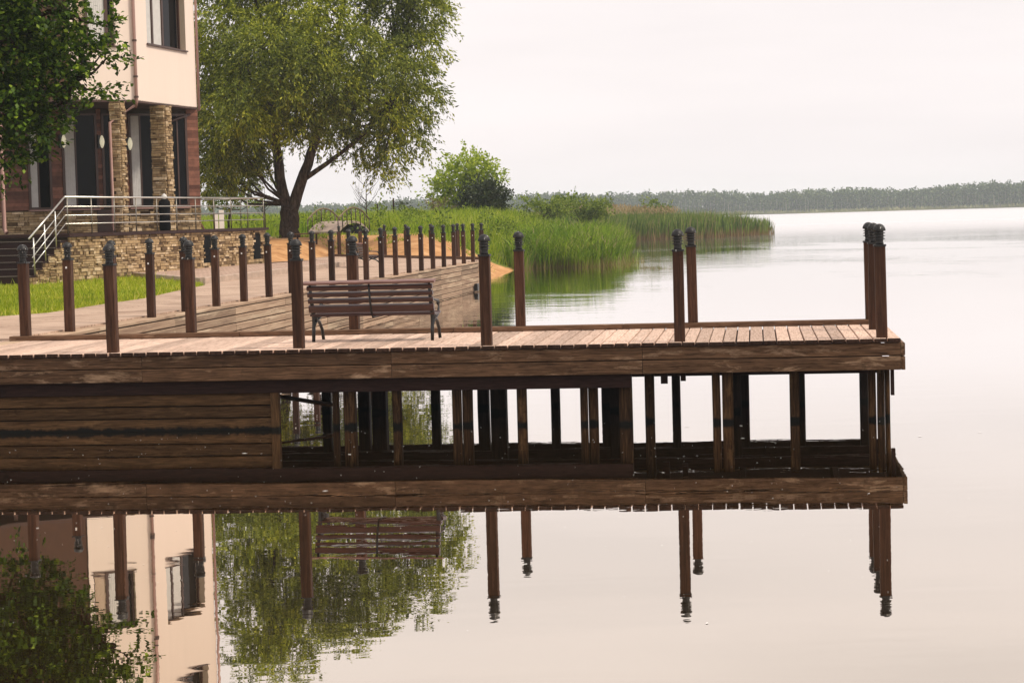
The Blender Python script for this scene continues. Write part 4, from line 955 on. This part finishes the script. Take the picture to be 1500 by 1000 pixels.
bush('young_maple', 'bright yellow green leafy young tree beyond the reeds', 'tree', 135, [(655, 258, 20, 0), (680, 245, 22, 0), (705, 250, 20, 0), (722, 245, 16, 0), (645, 280, 16, 0), (675, 275, 24, 0), (655, 295, 18, 0), (685, 232, 14, 0), (728, 262, 12, 0), (700, 270, 20, 0), (668, 300, 18, 0)], (.22, .16), 1600, 'bright', r0=.12, base=(682, 312))
bush('dark_bush', 'round dark green bush in front of the bright young tree', 'bush', 130, [(700, 290, 20, 0), (722, 290, 18, 0), (712, 278, 16, 0), (690, 303, 16, 0), (728, 303, 12, 0), (708, 305, 18, 0), (700, 280, 15, -1), (724, 276, 13, -1), (715, 298, 18, -1)], (.17, .12), 3600, 'darkbush', base=(708, 312))
bush('dry_bush', 'brownish sparse bush at the foot of the bright young tree', 'bush', 129, [(642, 298, 13, 0), (655, 302, 12, 0), (634, 304, 9, 0)], (.16, .08), 900, 'drybush', base=(645, 312))
for i, (cx, sp_, lab) in enumerate([(800, 1, 'left'), (850, 1, 'right')]):
    cl = [(cx - 30 + k * 10, 301 + random.uniform(-4, 4) - (2 if i == 0 else 0), 9 + random.uniform(-2, 3), random.uniform(-2, 2)) for k in range(7)] + [(cx + random.uniform(-25, 25), 309, 12, 0) for k in range(5)]
    bush('hedge_shrub', ['long low dark green shrub growing behind the near reeds', 'dark shrub with pointed top at the end of the low shrub row'][i], 'bush', 150 + i * 4, cl + ([(838, 292, 7, 0)] if i else []), (.19, .12), 2600, 'midbush', base=(cx, 314))
bush('reed_bush', 'rounded light green bush rising from the far reed bed', 'bush', 198, [(955, 303, 11, 0), (968, 300, 10, 0), (978, 305, 8, 0), (948, 309, 8, 0), (965, 311, 12, 0)], (.24, .15), 1300, 'midbush', base=(962, 318))
bush('small_spruce', 'small pointed dark green conifer in the meadow', 'tree', 140, [(592, 296, 4, 0), (592, 302, 6, 0), (592, 309, 8, 0)], (.16, .07), 2200, 'darkbush', base=(592, 314))
bush('meadow_shrub', 'small rounded green shrub in the meadow beside the conifer', 'bush', 138, [(562, 304, 8, 0), (570, 307, 7, 0), (556, 309, 7, 0)], (.17, .11), 1600, 'midbush', base=(563, 314))
bush('roadside_shrub', 'loose green shrub growing beyond the end of the terrace', 'bush', 98, [(300, 290, 20, 0), (330, 283, 22, 0), (358, 285, 18, 0), (372, 296, 12, 0), (310, 270, 18, 0), (345, 268, 18, 0)], (.16, .10), 1300, 'midbush', base=(335, 325))
# bare saplings
def sapling(label, px, py, ptop, D, spread):
    b0 = aty(px, py, D); z0 = float(ground(b0[:2])[0]); tp = aty(px - 1, ptop, D); rt = empty('bare_sapling', (b0[0], b0[1], z0), 0, label, 'sapling')
    tb = MB(); limb(tb, [(b0[0], b0[1], z0 - .1), tuple((b0 + tp) / 2), tuple(tp)], .045, .010, 5)
    for k in range(11):
        f_ = random.uniform(.25, .9); s = np.array((b0[0], b0[1], z0)) * (1 - f_) + tp * f_; a = random.choice((-1, 1)); L_ = spread * random.uniform(.5, 1)
        en = s + np.array([a * L_ * .75, random.uniform(-.4, .4), L_ * random.uniform(.7, 1.3)]); limb(tb, [tuple(s), tuple((s + en) / 2 + np.array([a * .06, 0, -.05])), tuple(en)], .02, .006, 4)
        for q in range(3):
            g = random.uniform(.3, .8); s2 = s * (1 - g) + en * g; limb(tb, [tuple(s2), tuple(s2 + np.array([random.uniform(-.3, .3), random.uniform(-.2, .2), random.uniform(.15, .5)]))], .010, .004, 3)
    rel(tb, (b0[0], b0[1], z0)).build('trunk', 'bark', rt, True)
sapling('thin leafless sapling standing behind the garden footbridge', 537, 325, 258, 108, 1.3)
sapling('thin twiggy leafless sapling between terrace end and willow', 388, 325, 275, 100, .7)
# meadow stakes
for px, py, h_ in ((577, 317, .75), (553, 318, .4)):
    p = aty(px, py, 125); z = float(ground(p[:2])[0]); sk = MB().box(-.05, .05, -.05, .05, 0, h_ + 1.0).build('meadow_stake', 'darkbeam', loc=(p[0], p[1], z))
    tag(sk, 'taller dark wooden stake standing in the tall meadow grass' if h_ > .5 else 'shorter dark wooden stake standing in the tall meadow grass', 'stake', 'stakes in the meadow')

# ================================================================ MEADOW AND REEDS
MAT['meadow'] = leafmat('meadow_grass', [(0, (.10, .17, .008)), (.5, (.32, .42, .02)), (.85, (.52, .56, .045)), (1, (.66, .60, .16))], .5, clump=(.25, (.68, .82, .5)))
MAT['reed'] = leafmat('near_reeds', [(0, (.045, .10, .006)), (.4, (.20, .32, .014)), (.8, (.36, .49, .03)), (.90, (.48, .55, .07)), (.93, (.46, .36, .16)), (1, (.55, .44, .22))], .45, clump=(.45, (.55, .68, .5)), zstops=(.15, .6, (.36, .28, .10), .5))
MAT['farreed'] = leafmat('far_reeds', [(0, (.035, .075, .012)), (.5, (.13, .21, .028)), (.88, (.27, .36, .05)), (.92, (.42, .32, .14)), (1, (.5, .4, .2))], .42, zstops=(.5, 1.1, (.36, .23, .10), .9))
MAT['plume'] = leafmat('reed_plumes', [(0, (.30, .22, .10)), (1, (.45, .34, .17))], .4)
mp_ = [(-30, 97), (-6, 97), (-1, 98.5), (1.5, 99.5), (4, 112), (6, 150), (9, 185), (-10, 215), (-60, 215), (-60, 100)]
M2 = scatter([(-24, 96.5), (-13, 97), (-11.6, 107), (-6.5, 107), (-5.5, 97), (-4, 95.2), (-1.4, 91.8), (-.2, 92.8), (.6, 95.5), (1.2, 98), (4, 112), (4.5, 130), (-24, 130)], 60000); M3 = scatter([(-28, 130), (4.5, 130), (7, 160), (9, 186), (-10, 200), (-28, 200)], 22000)
MM = np.vstack([M2, M3]); gz = ground(MM); ok = (gz > .05) & ((np.sin(MM[:, 0] * 1.9 + 2 * np.sin(MM[:, 1] * .7)) + np.sin(MM[:, 1] * 1.3 + MM[:, 0] * .8)) > -1.1 + .5 * rng.normal(size=len(MM))); MM, gz = MM[ok], gz[ok]
hgt = rng.uniform(.35, .95, len(MM)) * np.interp(MM[:, 1], [91, 97, 103, 110, 160], [.45, .75, 1.0, 1.25, 1.5])
tag(npmesh('meadow_grass', blades(np.c_[MM, gz - .05], hgt, rng.uniform(.02, .055, len(MM)) * np.interp(MM[:, 1], [96, 130, 200], [1, 1.3, 2.2]), .3), 5, 'meadow'), 'tall bright green meadow grass behind the sandy beach', 'grass', kind='stuff')
WP = scatter([(-15, 99), (-5, 98), (1, 100), (4, 112), (5, 135), (-15, 135)], 50); WV = []
for wx, wy in WP:
    wz = float(ground(np.array([[wx, wy]]))[0]); k = random.randint(60, 150); r_ = random.uniform(.35, .95)
    C, U = blob_pts((wx, wy, wz + .55 + random.uniform(0, .3)), (r_, r_, random.uniform(.35, .6)), k, .2); WV.append(leaves(C, U + rng.normal(size=(k, 3)) * .5, rng.uniform(.10, .24, k), rng.uniform(.06, .13, k), 1.0))
tag(npmesh('meadow_weeds', np.vstack(WV), 4, 'midbush'), 'leafy weed clumps scattered through the tall meadow grass', 'weeds', kind='stuff')
TP = scatter([(-11, 88), (-1.5, 84), (-.8, 90), (-2, 93), (-5, 95.5), (-11, 97)], 90); TP = np.repeat(TP, 26, 0) + rng.normal(size=(90 * 26, 2)) * .16; tz = ground(TP)
tag(npmesh('sand_tufts', blades(np.c_[TP, tz - .02], rng.uniform(.06, .28, len(TP)), .03, .6), 5, 'meadow'), 'sparse green tufts dotted over the orange sand', 'grass', kind='stuff')
near = [(-.3, 93.6), (.5, 92.6), (1.1, 95), (2.2, 95.4), (3.6, 94.2), (5.0, 97), (5.8, 104), (7.2, 117), (8, 128), (4.5, 128), (3.0, 110), (1.0, 101)]
RP = scatter(near, 17000); hz = rng.normal(1.6, .3, len(RP)).clip(.7, 2.4) * (1 + .14 * np.sin(RP[:, 0] * 2.1 + RP[:, 1] * .9) + .08 * np.sin(RP[:, 0] * 5.3)) * np.interp(edge_dist(RP, near), [0, .8], [.75, 1]); gz = np.maximum(ground(RP), -.25)
Vr = blades(np.c_[RP, gz], hz - np.minimum(gz, 0), rng.uniform(.025, .055, len(RP)), .19)
C = np.c_[RP, gz + (hz * rng.uniform(.4, .85, len(RP)))]; a = rng.uniform(0, 6.28, len(RP)); D = np.stack([np.cos(a), np.sin(a), rng.uniform(.4, 1.6, len(RP))], 1)
tag(npmesh('near_reed_bed', Vr, 5, 'reed'), 'bright green reed bed with straw stems beside the sandy shore', 'reeds', kind='stuff')
tag(npmesh('near_reed_leaves', leaves(C, D, rng.uniform(.35, .7, len(RP)), .035), 4, 'reed', None), 'slanting leaves among the bright near reeds', 'reeds', kind='stuff')
farp = [(9.6, 181), (12, 183.5), (16.5, 185), (20, 189), (26.3, 197), (27.6, 200.5), (24, 206), (14, 212), (2, 214), (6, 190)]
RP = scatter(farp, 17000); hz = rng.normal(2.55, .28, len(RP)).clip(1.4, 3.2) * (1 + .09 * np.sin(RP[:, 0] * 1.3 + RP[:, 1] * .5) + .06 * np.sin(RP[:, 0] * 3.1)) * np.interp(RP[:, 0], [20, 24, 28], [1, .88, .6]); gz = np.maximum(ground(RP), -.2)
tag(npmesh('far_reed_bed', blades(np.c_[RP, gz], hz, rng.uniform(.05, .10, len(RP)), .10), 5, 'farreed'), 'tall dark green reed bed on the point with tan stems at the waterline', 'reeds', kind='stuff')
ins = RP[:, 1] - np.interp(RP[:, 0], [9.6, 16.5, 26.3], [181, 185, 197]) > 6
Q = RP[ins & (RP[:, 0] < 17)][:2600]; C = np.c_[Q, ground(Q) + rng.uniform(2.5, 3.1, len(Q))]
tag(npmesh('reed_plumes', leaves(C, rng.normal(size=(len(Q), 3)) * .4 + np.array([0, 0, 1]), .35, .12), 4, 'plume'), 'straw coloured plumes over the back of the far reed bed', 'reeds', kind='stuff')
# low green stems standing out in the water off the reeds
RP = scatter([(4.6, 94), (5.8, 95), (7.4, 105), (6.2, 106)], 160); tag(npmesh('water_stems', blades(np.c_[RP, np.full(len(RP), -.1)], rng.uniform(.3, 1.1, len(RP)), .03, .35), 5, 'reed'), 'sparse stems standing in the water off the near reeds', 'reeds', kind='stuff')

# floating seed fluff and bits
fp = scatter([(-6, 12), (6, 12), (8, 24), (-8, 24)], 520); sz = rng.uniform(.003, .009, len(fp)) * (1 + 1.6 * (rng.random(len(fp)) < .05)) * np.interp(fp[:, 1], [10, 22], [.4, 1]); aa = rng.uniform(0, 6.28, len(fp))
C = np.c_[fp, np.full(len(fp), -.024)]; dx = np.stack([np.cos(aa), np.sin(aa), 0 * aa], 1) * (sz * 1.8)[:, None]; dy = np.stack([-np.sin(aa), np.cos(aa), 0 * aa], 1) * sz[:, None]
tag(npmesh('floating_fluff', np.stack([C - dx, C - dy, C + dx, C + dy], 1).reshape(-1, 3), 4, 'white'), 'tiny pale seed fluff floating on the still water', 'fluff', kind='stuff')

# ================================================================ HAZE
m, t, o = mat('haze'); pv = t.nodes.new('ShaderNodeVolumePrincipled'); pv.inputs['Color'].default_value = (.80, .90, .98, 1); pv.inputs['Density'].default_value = .00025; pv.inputs['Anisotropy'].default_value = .0
t.links.new(pv.outputs[0], o.inputs['Volume'])
hz_ = MB().box(-1600, 1600, -120, 1700, -2.2, 24).build('haze', m); tag(hz_, kind='stuff')
